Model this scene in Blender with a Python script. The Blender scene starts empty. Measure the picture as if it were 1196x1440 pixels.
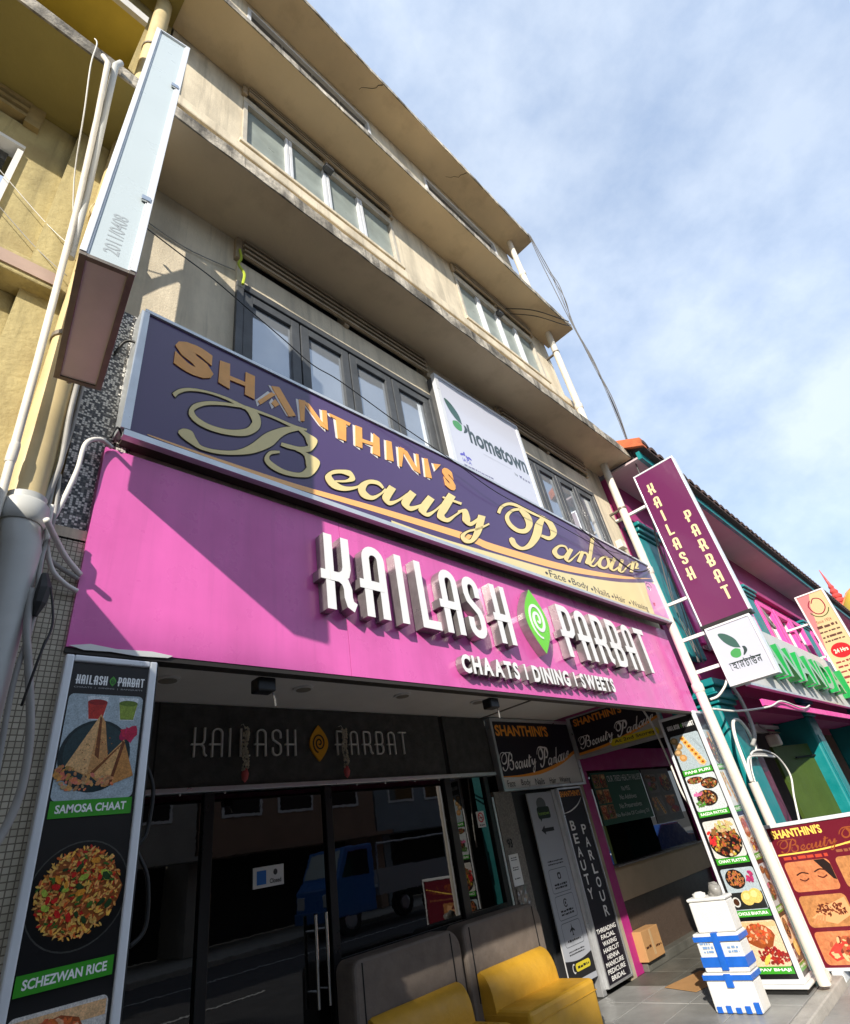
import bpy, math, random
from mathutils import Vector, Matrix
random.seed(7)
SC = bpy.context.scene
COL = SC.collection
# ---------------------------------------------------------------- camera
cam_data = bpy.data.cameras.new('camera')
cam = bpy.data.objects.new('camera', cam_data); COL.objects.link(cam)
cam_data.sensor_fit = 'VERTICAL'; cam_data.sensor_height = 36.0; cam_data.lens = 19.057
cam_data.clip_start = 0.05; cam_data.clip_end = 3000
CM = ((0.70595, -0.27957, -0.65075), (-0.69025, -0.47744, -0.54370), (-0.15869, 0.83300, -0.53002))
cam.matrix_world = Matrix(((CM[0][0], CM[0][1], CM[0][2], 0.0), (CM[1][0], CM[1][1], CM[1][2], 0.0),
                           (CM[2][0], CM[2][1], CM[2][2], 1.6), (0, 0, 0, 1)))
SC.camera = cam
# ---------------------------------------------------------------- light
SUN_D = Vector((1.57, 1.0, -.946)).normalized()
sun_d = bpy.data.lights.new('sun', 'SUN'); sun_d.energy = 3.7; sun_d.angle = math.radians(0.55); sun_d.color = (1.0, 0.93, 0.82)
sun = bpy.data.objects.new('sun', sun_d); COL.objects.link(sun)
sun.rotation_euler = SUN_D.to_track_quat('-Z', 'Y').to_euler()
sun.location = (-20, -12, 16)
world = bpy.data.worlds.new('World'); SC.world = world; world.use_nodes = True
def build_world():
    nt = world.node_tree; N = nt.nodes; L = nt.links
    N.clear()
    out = N.new('ShaderNodeOutputWorld'); bg = N.new('ShaderNodeBackground'); bg.inputs[1].default_value = 0.15
    sky = N.new('ShaderNodeTexSky'); sky.sky_type = 'NISHITA'; sky.sun_disc = False
    sky.sun_elevation = math.radians(27.0)
    # direction towards the sun, measured clockwise from +Y
    sky.sun_rotation = math.atan2(-SUN_D.x, -SUN_D.y)
    sky.air_density = 1.0; sky.dust_density = 0.7; sky.ozone_density = 1.6
    tc = N.new('ShaderNodeTexCoord')
    mp = N.new('ShaderNodeMapping'); mp.inputs['Scale'].default_value = (1.0, 1.0, 1.35); mp.inputs['Rotation'].default_value = (0.35, 0.2, 0.5)
    L.new(tc.outputs['Generated'], mp.inputs[0])
    n1 = N.new('ShaderNodeTexNoise'); n1.inputs['Scale'].default_value = 2.0; n1.inputs['Detail'].default_value = 9; n1.inputs['Roughness'].default_value = 0.53; n1.inputs['Distortion'].default_value = 0.15
    n2 = N.new('ShaderNodeTexNoise'); n2.inputs['Scale'].default_value = 3.6; n2.inputs['Detail'].default_value = 8; n2.inputs['Roughness'].default_value = 0.6
    L.new(mp.outputs[0], n1.inputs['Vector']); L.new(mp.outputs[0], n2.inputs['Vector'])
    r1 = N.new('ShaderNodeValToRGB'); r1.color_ramp.elements[0].position = 0.30; r1.color_ramp.elements[1].position = 0.78
    L.new(n1.outputs[0], r1.inputs[0])
    # cloud brightness varies from grey undersides to white
    r2 = N.new('ShaderNodeValToRGB')
    r2.color_ramp.elements[0].position = 0.38; r2.color_ramp.elements[0].color = (2.15, 2.7, 3.65, 1)
    r2.color_ramp.elements[1].position = 0.62; r2.color_ramp.elements[1].color = (3.4, 3.85, 4.5, 1)
    L.new(n2.outputs[0], r2.inputs[0])
    mul = N.new('ShaderNodeMath'); mul.operation = 'MULTIPLY_ADD'; mul.inputs[1].default_value = 0.36; mul.inputs[2].default_value = 0.60
    L.new(r1.outputs[0], mul.inputs[0])
    mix = N.new('ShaderNodeMixRGB')
    L.new(mul.outputs[0], mix.inputs[0]); L.new(sky.outputs[0], mix.inputs[1]); L.new(r2.outputs[0], mix.inputs[2])
    L.new(mix.outputs[0], bg.inputs[0]); L.new(bg.outputs[0], out.inputs[0])
build_world()
SC.view_settings.view_transform = 'Standard'; SC.view_settings.look = 'None'
SC.view_settings.exposure = 0.86; SC.view_settings.gamma = 1.0; SC.view_settings.use_curve_mapping = False
SC.cycles.use_denoising = True; SC.cycles.max_bounces = 8; SC.cycles.caustics_reflective = False; SC.cycles.caustics_refractive = False

# ================================================================ helpers
MATS = {}
def srgb(r, g, b):
    f = lambda c: ((c / 255 + 0.055) / 1.055) ** 2.4 if c > 10 else c / 255 / 12.92
    return (f(r), f(g), f(b))
def M(name, col=(.5, .5, .5), rough=.5, metal=0.0, var=.0, vs=3.0, bump=0.0, bs=40.0, coat=0.0, streak=0.0, stain=None, stain_amt=0.0,
      ior=1.45, vcol=False, spec=None, trans=0.0):
    if name in MATS: return MATS[name]
    m = bpy.data.materials.new(name); m.use_nodes = True
    nt = m.node_tree; N = nt.nodes; L = nt.links
    b = N['Principled BSDF']
    b.inputs['Roughness'].default_value = rough; b.inputs['Metallic'].default_value = metal; b.inputs['IOR'].default_value = ior
    b.inputs['Coat Weight'].default_value = coat; b.inputs['Coat Roughness'].default_value = .06
    if spec is not None: b.inputs['Specular IOR Level'].default_value = spec
    tc = N.new('ShaderNodeTexCoord')
    src = None
    if vcol:
        a = N.new('ShaderNodeAttribute'); a.attribute_name = 'Col'; src = a.outputs['Color']
    else:
        rgb = N.new('ShaderNodeRGB'); rgb.outputs[0].default_value = (*col, 1); src = rgb.outputs[0]
    def noise(scale, detail=6, sc=(1, 1, 1), rough_=.6):
        mp = N.new('ShaderNodeMapping'); mp.inputs['Scale'].default_value = sc
        L.new(tc.outputs['Object'], mp.inputs[0])
        n = N.new('ShaderNodeTexNoise'); n.inputs['Scale'].default_value = scale; n.inputs['Detail'].default_value = detail; n.inputs['Roughness'].default_value = rough_
        L.new(mp.outputs[0], n.inputs['Vector']); return n.outputs[0]
    def scale_by(src, fac, lo, hi, p0=.3, p1=.7):
        mr = N.new('ShaderNodeMapRange'); mr.inputs[1].default_value = p0; mr.inputs[2].default_value = p1; mr.inputs[3].default_value = lo; mr.inputs[4].default_value = hi
        L.new(fac, mr.inputs[0])
        mx = N.new('ShaderNodeVectorMath'); mx.operation = 'SCALE'
        L.new(src, mx.inputs[0]); L.new(mr.outputs[0], mx.inputs['Scale']); return mx.outputs[0]
    if var: src = scale_by(src, noise(vs), 1 - var, 1 + var * .6)
    if streak: src = scale_by(src, noise(5.0, 5, (1, 1, .12)), 1 - streak, 1.0, .36, .58)
    if streak: src = scale_by(src, noise(17.0, 4, (1, 1, .05)), 1 - streak * .7, 1.0, .34, .46)
    if vcol and var: src = scale_by(src, noise(vs * .3, 4), 1 - var * .5, 1 + var * .4)
    if stain:
        mr = N.new('ShaderNodeMapRange'); mr.inputs[1].default_value = .52; mr.inputs[2].default_value = .68; mr.inputs[4].default_value = stain_amt
        L.new(noise(2.3, 8), mr.inputs[0])
        mx = N.new('ShaderNodeMixRGB'); L.new(mr.outputs[0], mx.inputs[0]); L.new(src, mx.inputs[1]); mx.inputs[2].default_value = (*stain, 1); src = mx.outputs[0]
    L.new(src, b.inputs['Base Color'])
    if bump:
        bp = N.new('ShaderNodeBump'); bp.inputs['Strength'].default_value = bump; bp.inputs['Distance'].default_value = .02
        L.new(noise(bs, 5), bp.inputs['Height']); L.new(bp.outputs[0], b.inputs['Normal'])
    if rough < .6 and rough > .12 and not vcol:
        rr = N.new('ShaderNodeMapRange'); rr.inputs[1].default_value = .3; rr.inputs[2].default_value = .7; rr.inputs[3].default_value = rough * .75; rr.inputs[4].default_value = min(1, rough * 1.35)
        L.new(noise(6.0, 6), rr.inputs[0]); L.new(rr.outputs[0], b.inputs['Roughness'])
    MATS[name] = m; return m
def emit_mat(name, col, s):
    m = bpy.data.materials.new(name); m.use_nodes = True
    b = m.node_tree.nodes['Principled BSDF']; b.inputs['Base Color'].default_value = (*col, 1)
    b.inputs['Emission Color'].default_value = (*col, 1); b.inputs['Emission Strength'].default_value = s; return m

class MB:
    """collects faces; everything in world coordinates"""
    def __init__(s): s.v = []; s.f = []; s.c = []; s.mi = []
    def add(s, vs, fs, col=None, mi=0):
        o = len(s.v); s.v += [tuple(v) for v in vs]
        for f in fs: s.f.append(tuple(i + o for i in f)); s.c.append(col); s.mi.append(mi)
        return s
    def box(s, x0, x1, y0, y1, z0, z1, mi=0, col=None):
        vs = [(x0, y0, z0), (x1, y0, z0), (x1, y1, z0), (x0, y1, z0), (x0, y0, z1), (x1, y0, z1), (x1, y1, z1), (x0, y1, z1)]
        return s.add(vs, [(0, 3, 2, 1), (4, 5, 6, 7), (0, 1, 5, 4), (1, 2, 6, 5), (2, 3, 7, 6), (3, 0, 4, 7)], col, mi)
    def fbox(s, F, a0, a1, b0, b1, d0, d1, mi=0, col=None):
        vs = [F(a, b, d) for d in (d0, d1) for (a, b) in ((a0, b0), (a1, b0), (a1, b1), (a0, b1))]
        return s.add(vs, [(0, 3, 2, 1), (4, 5, 6, 7), (0, 1, 5, 4), (1, 2, 6, 5), (2, 3, 7, 6), (3, 0, 4, 7)], col, mi)
    def prism(s, F, poly, d0, d1, front=0, side=0, col=None):
        n = len(poly); ar = sum(poly[i][0] * poly[(i + 1) % n][1] - poly[(i + 1) % n][0] * poly[i][1] for i in range(n))
        if ar < 0: poly = poly[::-1]
        vs = [F(a, b, d0) for a, b in poly] + [F(a, b, d1) for a, b in poly]
        s.add(vs, [tuple(range(n, 2 * n))], col, front)
        o = len(s.v) - 2 * n
        s.f.append(tuple(o + i for i in range(n - 1, -1, -1))); s.c.append(col); s.mi.append(side)
        for i in range(n):
            j = (i + 1) % n; s.f.append((o + i, o + j, o + n + j, o + n + i)); s.c.append(col); s.mi.append(side)
        return s
    def strip(s, F, LR, d0, d1, front=0, side=0, col=None):
        """LR: list of ((a,b) left, (a,b) right); a ribbon from d0 to d1"""
        n = len(LR); vs = []
        for l, r in LR: vs += [F(l[0], l[1], d1), F(r[0], r[1], d1), F(l[0], l[1], d0), F(r[0], r[1], d0)]
        o = len(s.v); s.v += vs
        def q(a, mi): s.f.append(a); s.c.append(col); s.mi.append(mi)
        for i in range(n - 1):
            k = o + 4 * i
            q((k, k + 1, k + 5, k + 4), front)
            q((k, k + 4, k + 6, k + 2), side); q((k + 1, k + 3, k + 7, k + 5), side)
        q((o, o + 2, o + 3, o + 1), side); k = o + 4 * (n - 1); q((k, k + 1, k + 3, k + 2), side)
        return s
    def flat(s, F, poly, d, col=None):
        s.add([F(a, b, d) for a, b in poly], [tuple(range(len(poly)))], col); return s
    def tube(s, pts, r, n=8, mi=0, caps=True):
        pts = [Vector(p) for p in pts]; rs = r if isinstance(r, (list, tuple)) else [r] * len(pts)
        o = len(s.v); pu = None
        for i, p in enumerate(pts):
            t = (pts[min(i + 1, len(pts) - 1)] - pts[max(i - 1, 0)]).normalized()
            if pu is None:
                pu = t.orthogonal().normalized()
            else:
                pu = (pu - t * pu.dot(t))
                pu = pu.normalized() if pu.length > 1e-6 else t.orthogonal().normalized()
            w = t.cross(pu)
            for k in range(n):
                a = 2 * math.pi * k / n; s.v.append(tuple(p + (pu * math.cos(a) + w * math.sin(a)) * rs[i]))
        for i in range(len(pts) - 1):
            for k in range(n):
                a = o + i * n + k; b = o + i * n + (k + 1) % n; s.f.append((a, b, b + n, a + n)); s.c.append(None); s.mi.append(mi)
        if caps:
            s.f.append(tuple(o + k for k in range(n - 1, -1, -1))); s.c.append(None); s.mi.append(mi)
            e = o + (len(pts) - 1) * n; s.f.append(tuple(e + k for k in range(n))); s.c.append(None); s.mi.append(mi)
        return s
    def cyl(s, x, y, z0, z1, r, n=20, r1=None, mi=0):
        return s.tube([(x, y, z0), (x, y, z1)], [r, r1 if r1 is not None else r], n, mi)
LOC = {}
def tag(o, label=None, cat=None, group=None, kind=None):
    if label: o['label'] = label
    if cat: o['category'] = cat
    if group: o['group'] = group
    if kind: o['kind'] = kind
    return o
def thing(name, label, cat, loc, group=None):
    o = bpy.data.objects.new(name, None); o.empty_display_size = .1; COL.objects.link(o); o.location = loc; LOC[o.name] = Vector(loc)
    return tag(o, label, cat, group)
def build(name, mb, mat, parent=None, loc=None, smooth=False, bevel=0.0, label=None, kind=None, smooth_angle=None):
    """links the collected faces as ONE mesh object (a part when it has a parent)"""
    base = LOC[parent.name] if parent else Vector(loc if loc is not None else (0, 0, 0))
    me = bpy.data.meshes.new(name)
    me.from_pydata([(v[0] - base.x, v[1] - base.y, v[2] - base.z) for v in mb.v], [], mb.f)
    for m in (mat if isinstance(mat, (list, tuple)) else [mat]): me.materials.append(m)
    if any(mb.mi): me.polygons.foreach_set('material_index', mb.mi)
    if any(c is not None for c in mb.c):
        ca = me.color_attributes.new('Col', 'FLOAT_COLOR', 'CORNER'); arr = []
        for p, c in zip(me.polygons, mb.c): arr += list((*(c or (1, 1, 1)), 1.0)) * len(p.vertices)
        ca.data.foreach_set('color', arr)
    if smooth: me.polygons.foreach_set('use_smooth', [True] * len(me.polygons))
    me.update()
    if smooth_angle: me.set_sharp_from_angle(angle=math.radians(smooth_angle)); 
    o = bpy.data.objects.new(name, me); COL.objects.link(o); LOC[o.name] = base
    if parent: o.parent = parent
    else: o.location = base
    if bevel:
        md = o.modifiers.new('bevel', 'BEVEL'); md.width = bevel; md.segments = 2; md.limit_method = 'ANGLE'
    if label: o['label'] = label
    if kind: o['kind'] = kind
    return o
class Frame:
    def __init__(s, o, u, v):
        s.o = Vector(o); s.u = Vector(u).normalized(); s.v = Vector(v).normalized(); s.n = s.u.cross(s.v)
    def __call__(s, a, b, d=0.0): return s.o + s.u * a + s.v * b + s.n * d
def facade(Y): return Frame((0, Y, 0), (1, 0, 0), (0, 0, 1))          # a = X, b = Z, d towards the street
def flank(X): return Frame((X, 0, 0), (0, -1, 0), (0, 0, 1))          # a = -Y, b = Z, d towards -X
def lerp(a, b, t): return a + (b - a) * t
def catmull(P, n=6):
    out = []
    for i in range(len(P) - 1):
        p0, p1, p2, p3 = P[max(i - 1, 0)], P[i], P[i + 1], P[min(i + 2, len(P) - 1)]
        for k in range(n):
            t = k / n
            out.append(tuple(.5 * (2 * b + (c - a) * t + (2 * a - 5 * b + 4 * c - d) * t * t + (3 * b - a - 3 * c + d) * t ** 3) for a, b, c, d in zip(p0, p1, p2, p3)))
    out.append(tuple(P[-1])); return out
def ribbon(P, w):
    """mitred left/right offsets of a 2-D polyline"""
    out = []; n = len(P)
    for i in range(n):
        a = Vector(P[max(i - 1, 0)][:2]); b = Vector(P[i][:2]); c = Vector(P[min(i + 1, n - 1)][:2])
        t1 = (b - a).normalized() if i > 0 else (c - b).normalized(); t2 = (c - b).normalized() if i < n - 1 else t1
        n1 = Vector((-t1.y, t1.x)); n2 = Vector((-t2.y, t2.x)); m = (n1 + n2)
        m = m.normalized() if m.length > 1e-6 else n1
        k = min(1 / max(m.dot(n1), .35), 2.2) * (w if not isinstance(w, list) else w[i]) / 2
        out.append((tuple(b + m * k), tuple(b - m * k)))
    return out
def arc(cx, cy, rx, ry, a0, a1, n=10):
    return [(cx + rx * math.cos(math.radians(lerp(a0, a1, i / n))), cy + ry * math.sin(math.radians(lerp(a0, a1, i / n)))) for i in range(n + 1)]
def ellipse(cx, cy, rx, ry, n=24, rot=0):
    c, s_ = math.cos(rot), math.sin(rot)
    return [(cx + rx * math.cos(2 * math.pi * i / n) * c - ry * math.sin(2 * math.pi * i / n) * s_, cy + rx * math.cos(2 * math.pi * i / n) * s_ + ry * math.sin(2 * math.pi * i / n) * c) for i in range(n)]
def rrect(a0, a1, b0, b1, r, n=5):
    P = []
    for cx, cy, s0 in ((a1 - r, b1 - r, 0), (a0 + r, b1 - r, 90), (a0 + r, b0 + r, 180), (a1 - r, b0 + r, 270)): P += arc(cx, cy, r, r, s0, s0 + 90, n)
    return P
def rect(a0, a1, b0, b1): return [(a0, b0), (a1, b0), (a1, b1), (a0, b1)]
def blob(cx, cy, rx, ry, n=9, jit=.25, rot=None):
    rot = random.uniform(0, 6.28) if rot is None else rot
    return [(cx + (x * math.cos(rot) - y * math.sin(rot)), cy + (x * math.sin(rot) + y * math.cos(rot))) for x, y in
            [(rx * math.cos(2 * math.pi * i / n) * (1 + random.uniform(-jit, jit)), ry * math.sin(2 * math.pi * i / n) * (1 + random.uniform(-jit, jit))) for i in range(n)]]
# ---- the built-in text font as plain faces
def glyphs(body, extrude=0.0, offset=0.0, shear=0.0):
    cu = bpy.data.curves.new('t', 'FONT'); cu.body = body; cu.size = 1.0; cu.extrude = extrude; cu.offset = offset; cu.resolution_u = 3; cu.shear = shear
    ob = bpy.data.objects.new('t', cu); me = ob.to_mesh()
    vs = [tuple(v.co) for v in me.vertices]; fs = [tuple(p.vertices) for p in me.polygons]
    ob.to_mesh_clear(); bpy.data.objects.remove(ob); bpy.data.curves.remove(cu)
    return vs, fs
def text_flat(mb, F, body, a0, a1, b0, b1, d, col=None, offset=0.0, shear=0.0, slope=0.0):
    """the words stretched to fill the box a0..a1 x b0..b1"""
    vs, fs = glyphs(body, 0, offset, shear)
    if not vs: return
    x0 = min(v[0] for v in vs); x1 = max(v[0] for v in vs); y0 = min(v[1] for v in vs); y1 = max(v[1] for v in vs)
    mb.add([F(a0 + (v[0] - x0) / (x1 - x0) * (a1 - a0), b0 + (v[1] - y0) / (y1 - y0) * (b1 - b0) + slope * (v[0] - x0) / (x1 - x0), d) for v in vs], fs, col)
# ---- tall condensed lettering of the restaurant (cell .19 x .5)
def deco(ch, s=.062):
    W, H, h = .19, .5, s / 2
    xl, xr, zb = h, .19 - h, .215; r = (xr - xl) / 2; cz = H - h - r; bl = -.035
    st = lambda x: [(x, 0), (x, H)]
    bowl = [(xl - h + .002, H - h), (W / 2, H - h)] + arc(xr - .06, H - h - .06, .06, .06, 90, 0, 5)[1:] + [(xr, zb + .07), (xr - .012, zb + .03), (xr - .05, zb), (bl, zb)]
    leg = [(xl, zb - .001), (xr - .06, zb - .001), (xr - .02, zb - .025), (xr - .004, zb - .07), (xr - .004, .09), (xr + .008, .05), (xr + .045, h)]
    top = arc(W / 2, cz, r, r, 180, 0, 10)
    if ch == 'A': return [[(xl, 0)] + top + [(xr, 0)], [(bl, zb), (xr, zb)]]
    if ch == 'K': return [st(xl), [(xr, H), (xr, zb + .07), (xr - .012, zb + .03), (xr - .05, zb), (bl, zb)], leg]
    if ch == 'I': return [st(xl)]
    if ch == 'L': return [[(xl, H), (xl, h), (W - .01, h)]]
    if ch == 'S': return [[(xr, H - .17)] + top[::-1] + [(xl, .35), (xl + .015, .3), (W / 2, .255), (xr - .015, .21), (xr, .16)] + arc(W / 2, h + r, r, r, 0, -180, 10) + [(xl, .16)]]
    if ch == 'H': return [st(xl), st(xr), [(bl, zb), (xr, zb)]]
    if ch == 'P': return [st(xl), bowl]
    if ch == 'R': return [st(xl), bowl, leg]
    if ch == 'B': return [st(xl), bowl, [(xr - .07, zb), (xr - .02, zb - .02), (xr, zb - .06), (xr, .09), (xr - .02, .045), (xr - .06, h), (0.004, h)]]
    if ch == 'T': return [[(W / 2, 0), (W / 2, H)], [(-.01, H - h), (W + .01, H - h)]]
    return []
def deco_flat(mb, F, a, b, h, ch, d, col, s=.062, sx=1.0):
    k = h / .5
    for i, p in enumerate(deco(ch, s)):
        LR = [((a + l[0] * k * sx, b + l[1] * k), (a + r_[0] * k * sx, b + r_[1] * k)) for l, r_ in ribbon(p, s)]
        for (l0, r0), (l1, r1) in zip(LR, LR[1:]): mb.flat(F, [l0, r0, r1, l1][::-1], d + i * .00012, col)
def deco_word(mb, F, a, b, h, word, pitch, d, col, s=.062, sx=1.0):
    for c in word:
        deco_flat(mb, F, a, b, h, c, d, col, s, sx); a += pitch * (.62 if c == 'I' else 1)
    return a
def leaf(cx, cz, w, h, n=12):
    return [(cx + w / 2 * math.sin(math.pi * i / n), cz - h / 2 + h * i / n) for i in range(n)] + [(cx - w / 2 * math.sin(math.pi * i / n), cz + h / 2 - h * i / n) for i in range(n)]
def spiral(cx, cz, rx, rz, turns=2.2, n=60, a0=0):
    return [(cx + rx * i / n * math.cos(a0 + turns * 6.283 * i / n), cz + rz * i / n * math.sin(a0 + turns * 6.283 * i / n)) for i in range(6, n + 1)]
def strip_flat(mb, F, LR, d, col):
    for (l0, r0), (l1, r1) in zip(LR, LR[1:]): mb.flat(F, [l0, l1, r1, r0], d, col)

SCRIPT=[[(211,3977,195,3998),(238,4026,229,4051),(293,4074,292,4096),(391,4112,393,4130),(505,4124,510,4146),(616,4109,624,4140),(701,4124,707,4148),(833,4134,839,4155),(970,4128,979,4155),(1082,4152,1087,4170)],[(621,4134,619,4114),(491,4093,490,4067),(386,4041,390,4013),(314,3975,332,3952),(295,3896,324,3920),(339,3849,355,3889),(421,3834,429,3874),(536,3852,538,3894),(651,3903,638,3952),(732,4004,679,4019),(732,4105,677,4049),(673,4143,650,4097),(623,4137,617,4117)],[(249,3731,250,3747),(264,3715,275,3773),(288,3700,320,3776),(325,3685,348,3731),(378,3671,384,3697),(478,3683,479,3711),(591,3726,587,3759),(698,3787,675,3844),(814,3893,766,3969),(883,3998,853,4054),(942,4065,934,4114),(1023,4127,1022,4151)],[(1015,4126,1030,4152),(1062,4091,1089,4134),(1079,4042,1167,4103),(1084,4017,1104,3979),(1017,3979,1013,3946),(938,3964,930,3928),(887,3956,879,3928)],[(988,3937,995,3954),(1051,3921,1071,3954),(1064,3848,1174,3919),(1062,3819,1105,3778),(1007,3760,1006,3725),(901,3742,889,3703),(822,3764,798,3721),(797,3786,765,3770),(811,3824,800,3844),(871,3862,870,3879)],[(1290,3796,1292,3810),(1378,3826,1377,3846),(1465,3881,1420,3886),(1434,3945,1405,3894),(1348,3923,1343,3889),(1267,3881,1276,3855),(1210,3808,1262,3833),(1252,3739,1292,3801),(1353,3745,1362,3787),(1471,3808,1466,3827),(1564,3893,1557,3905)],[(1736,3917,1719,3896),(1690,3954,1671,3916),(1588,3928,1593,3893),(1491,3840,1555,3840),(1507,3752,1558,3810),(1606,3759,1609,3795),(1701,3840,1692,3852),(1756,3904,1744,3911)],[(1794,3959,1858,3946),(1707,3822,1784,3836),(1759,3765,1777,3808),(1864,3833,1856,3850),(1987,3942,1977,3955)],[(2011,3992,2074,3972),(1896,3839,1983,3856),(1971,3785,1987,3832),(2112,3874,2105,3893),(2240,3977,2227,3995)],[(2213,4015,2281,3996),(2071,3836,2162,3849),(2153,3790,2165,3831),(2267,3877,2256,3890),(2395,3996,2383,4006)],[(2485,4138,2567,4124),(2330,3939,2414,3929),(2277,3821,2362,3870),(2388,3812,2394,3853),(2511,3910,2500,3924),(2634,4004,2622,4018)],[(2389,4051,2400,4070),(2616,4057,2636,4088)],[(2555,3956,2560,3982),(2613,3973,2678,4034),(2595,3885,2700,3950),(2687,3865,2692,3906),(2848,3987,2834,4004)],[(2836,4028,2934,4040),(2728,3837,2805,3836),(2642,3726,2664,3702),(2583,3712,2545,3666),(2565,3730,2522,3728),(2632,3788,2626,3805),(2790,3860,2787,3880),(2964,3964,2959,3979)],[(3183,4149,3142,4152),(3259,4241,3236,4261),(3397,4320,3414,4359),(3585,4341,3621,4386),(3792,4333,3833,4379),(3987,4342,4024,4383)],[(3561,4341,3554,4309),(3413,4279,3425,4254),(3262,4153,3325,4164),(3268,4048,3333,4094),(3387,4007,3431,4061),(3564,4054,3545,4098),(3718,4195,3598,4163),(3717,4314,3592,4232),(3579,4343,3536,4307)],[(3228,3898,3263,3920),(3218,3858,3307,3913),(3257,3812,3323,3868),(3388,3815,3402,3853),(3582,3901,3533,3934),(3795,4075,3669,4077),(3914,4240,3790,4236),(4021,4365,3965,4373)],[(3948,4339,3995,4378),(4029,4277,4146,4352),(4036,4191,4165,4224),(3976,4130,3968,4083),(3836,4112,3807,4075)],[(4288,4046,4259,4030),(4260,4094,4229,4067),(4118,4066,4122,4041),(3943,3952,4034,3969),(3989,3876,4051,3930),(4158,3930,4149,3949),(4287,4033,4270,4038)],[(4334,4087,4401,4081),(4143,3922,4230,3933),(4214,3885,4220,3910),(4395,3994,4384,4003),(4564,4097,4548,4107)],[(4589,4119,4653,4119),(4393,3939,4458,3938)],[(4555,4066,4560,4082),(4647,4096,4682,4129),(4675,4068,4741,4089),(4577,3964,4642,3989),(4705,3980,4698,3995),(4871,4096,4852,4101)],[(4961,4394,5047,4411),(4759,4139,4839,4154),(4639,3973,4718,4000),(4750,3955,4755,3978),(4946,4074,4931,4082)],[(5148,4197,5156,4181),(4980,4121,5028,4113),(4864,3996,4956,4033),(5000,3986,5015,4016),(5199,4089,5134,4084),(5228,4191,5159,4159),(5143,4194,5113,4172)],[(5200,4170,5216,4188),(5343,4193,5359,4211)],[(5383,4235,5452,4236),(5150,4045,5238,4061),(5236,4014,5248,4040),(5457,4124,5447,4136)],[(5576,4256,5658,4264),(5366,4062,5456,4083),(5471,4048,5469,4066),(5704,4182,5687,4191),(5833,4250,5819,4260)],[(5906,4309,5990,4321),(5695,4109,5782,4120)],[(5827,4234,5824,4250),(5996,4303,6023,4336),(5995,4279,6075,4300),(5902,4202,5975,4229),(6024,4226,6042,4248)]]
SHAN_RIB=[[(392,4452,364,4369),(340,4455,322,4395),(270,4470,264,4411),(200,4407,237,4384),(212,4303,247,4382),(284,4273,313,4388),(352,4269,390,4384),(376,4289,418,4305),(365,4266,366,4227),(296,4260,285,4210),(246,4288,222,4221),(214,4328,177,4243)],[(2634,4421,2609,4374),(2543,4403,2559,4370),(2469,4293,2543,4325),(2484,4232,2562,4267),(2492,4226,2485,4191),(2430,4220,2414,4193)]]
SHAN_POLY=[[(455,4439),(522,4451),(527,4226),(452,4240)],[(630,4443),(696,4444),(695,4230),(628,4237)],[(521,4342),(632,4348),(633,4312),(522,4305)],[(815,4365),(850,4363),(738,4209),(720,4233)],[(818,4425),(878,4450),(1002,4247),(947,4213)],[(844,4316),(875,4283),(843,4242),(817,4266)],[(1033,4419),(1085,4436),(1069,4233),(1040,4218)],[(1059,4429),(1116,4423),(1268,4245),(1204,4257)],[(1228,4422),(1267,4435),(1266,4247),(1226,4301)],[(1289,4424),(1486,4424),(1468,4389),(1300,4396)],[(1348,4393),(1441,4401),(1422,4215),(1349,4210)],[(1530,4426),(1595,4431),(1572,4215),(1508,4213)],[(1708,4431),(1764,4406),(1743,4209),(1669,4210)],[(1578,4314),(1688,4326),(1683,4293),(1573,4276)],[(1838,4420),(1894,4429),(1882,4222),(1810,4210)],[(1962,4404),(2030,4421),(1964,4202),(1939,4200)],[(1987,4418),(2060,4402),(2175,4214),(2103,4226)],[(2161,4423),(2193,4430),(2171,4226),(2146,4264)],[(2255,4416),(2301,4428),(2305,4220),(2230,4207)],[(2366,4403),(2463,4433),(2379,4338)]]
STRIPE_T=[(98,3653),(144,3654),(480,3655),(1003,3669),(1635,3717),(2636,3774),(2969,3768),(4134,3842),(5351,3988),(6332,4159)]
STRIPE_B=[(98,3652),(145,3644),(481,3636),(1002,3630),(1627,3665),(2613,3701),(2941,3690),(4090,3761),(5317,3941),(6327,4153)]
CREAM=[(395,3597),(670,3582),(1001,3613),(1766,3641),(2270,3636),(2933,3667),(4076,3734),(5279,3887),(6337,4103)]

# ================================================================ materials
m_wall = M('cream_render', (.75, .65, .48), .85, var=.14, vs=2.4, bump=.25, bs=60, streak=.26, stain=(.42, .35, .25), stain_amt=.34)
m_slab = M('soffit_paint', (.68, .55, .36), .85, var=.10, vs=1.2, bump=.12, bs=50, stain=(.36, .27, .16), stain_amt=.3)
m_edge = M('weathered_slab_edge', (.58, .52, .42), .9, var=.5, vs=9, bump=.6, bs=40, streak=.78, stain=(.05, .045, .038), stain_amt=.85)
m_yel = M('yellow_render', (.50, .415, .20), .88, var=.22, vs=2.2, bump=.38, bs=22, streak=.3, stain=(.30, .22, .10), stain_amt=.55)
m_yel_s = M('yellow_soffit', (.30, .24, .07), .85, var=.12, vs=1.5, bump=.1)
m_darkf = M('grey_window_frame', (.075, .08, .085), .42, var=.2, vs=9, bump=.05, bs=80)
m_alu = M('silver_aluminium', (.62, .63, .64), .34, .75, var=.08, vs=10)
m_alu_w = M('white_aluminium', (.74, .76, .78), .35, .15, var=.06, vs=8)
m_louv = M('brown_louvre', (.42, .33, .22), .75, var=.25, vs=8)
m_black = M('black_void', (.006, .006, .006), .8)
m_glass2 = M('tinted_window_glass', (.38, .42, .47), .04, .6, var=.10, vs=1.5)
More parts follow.
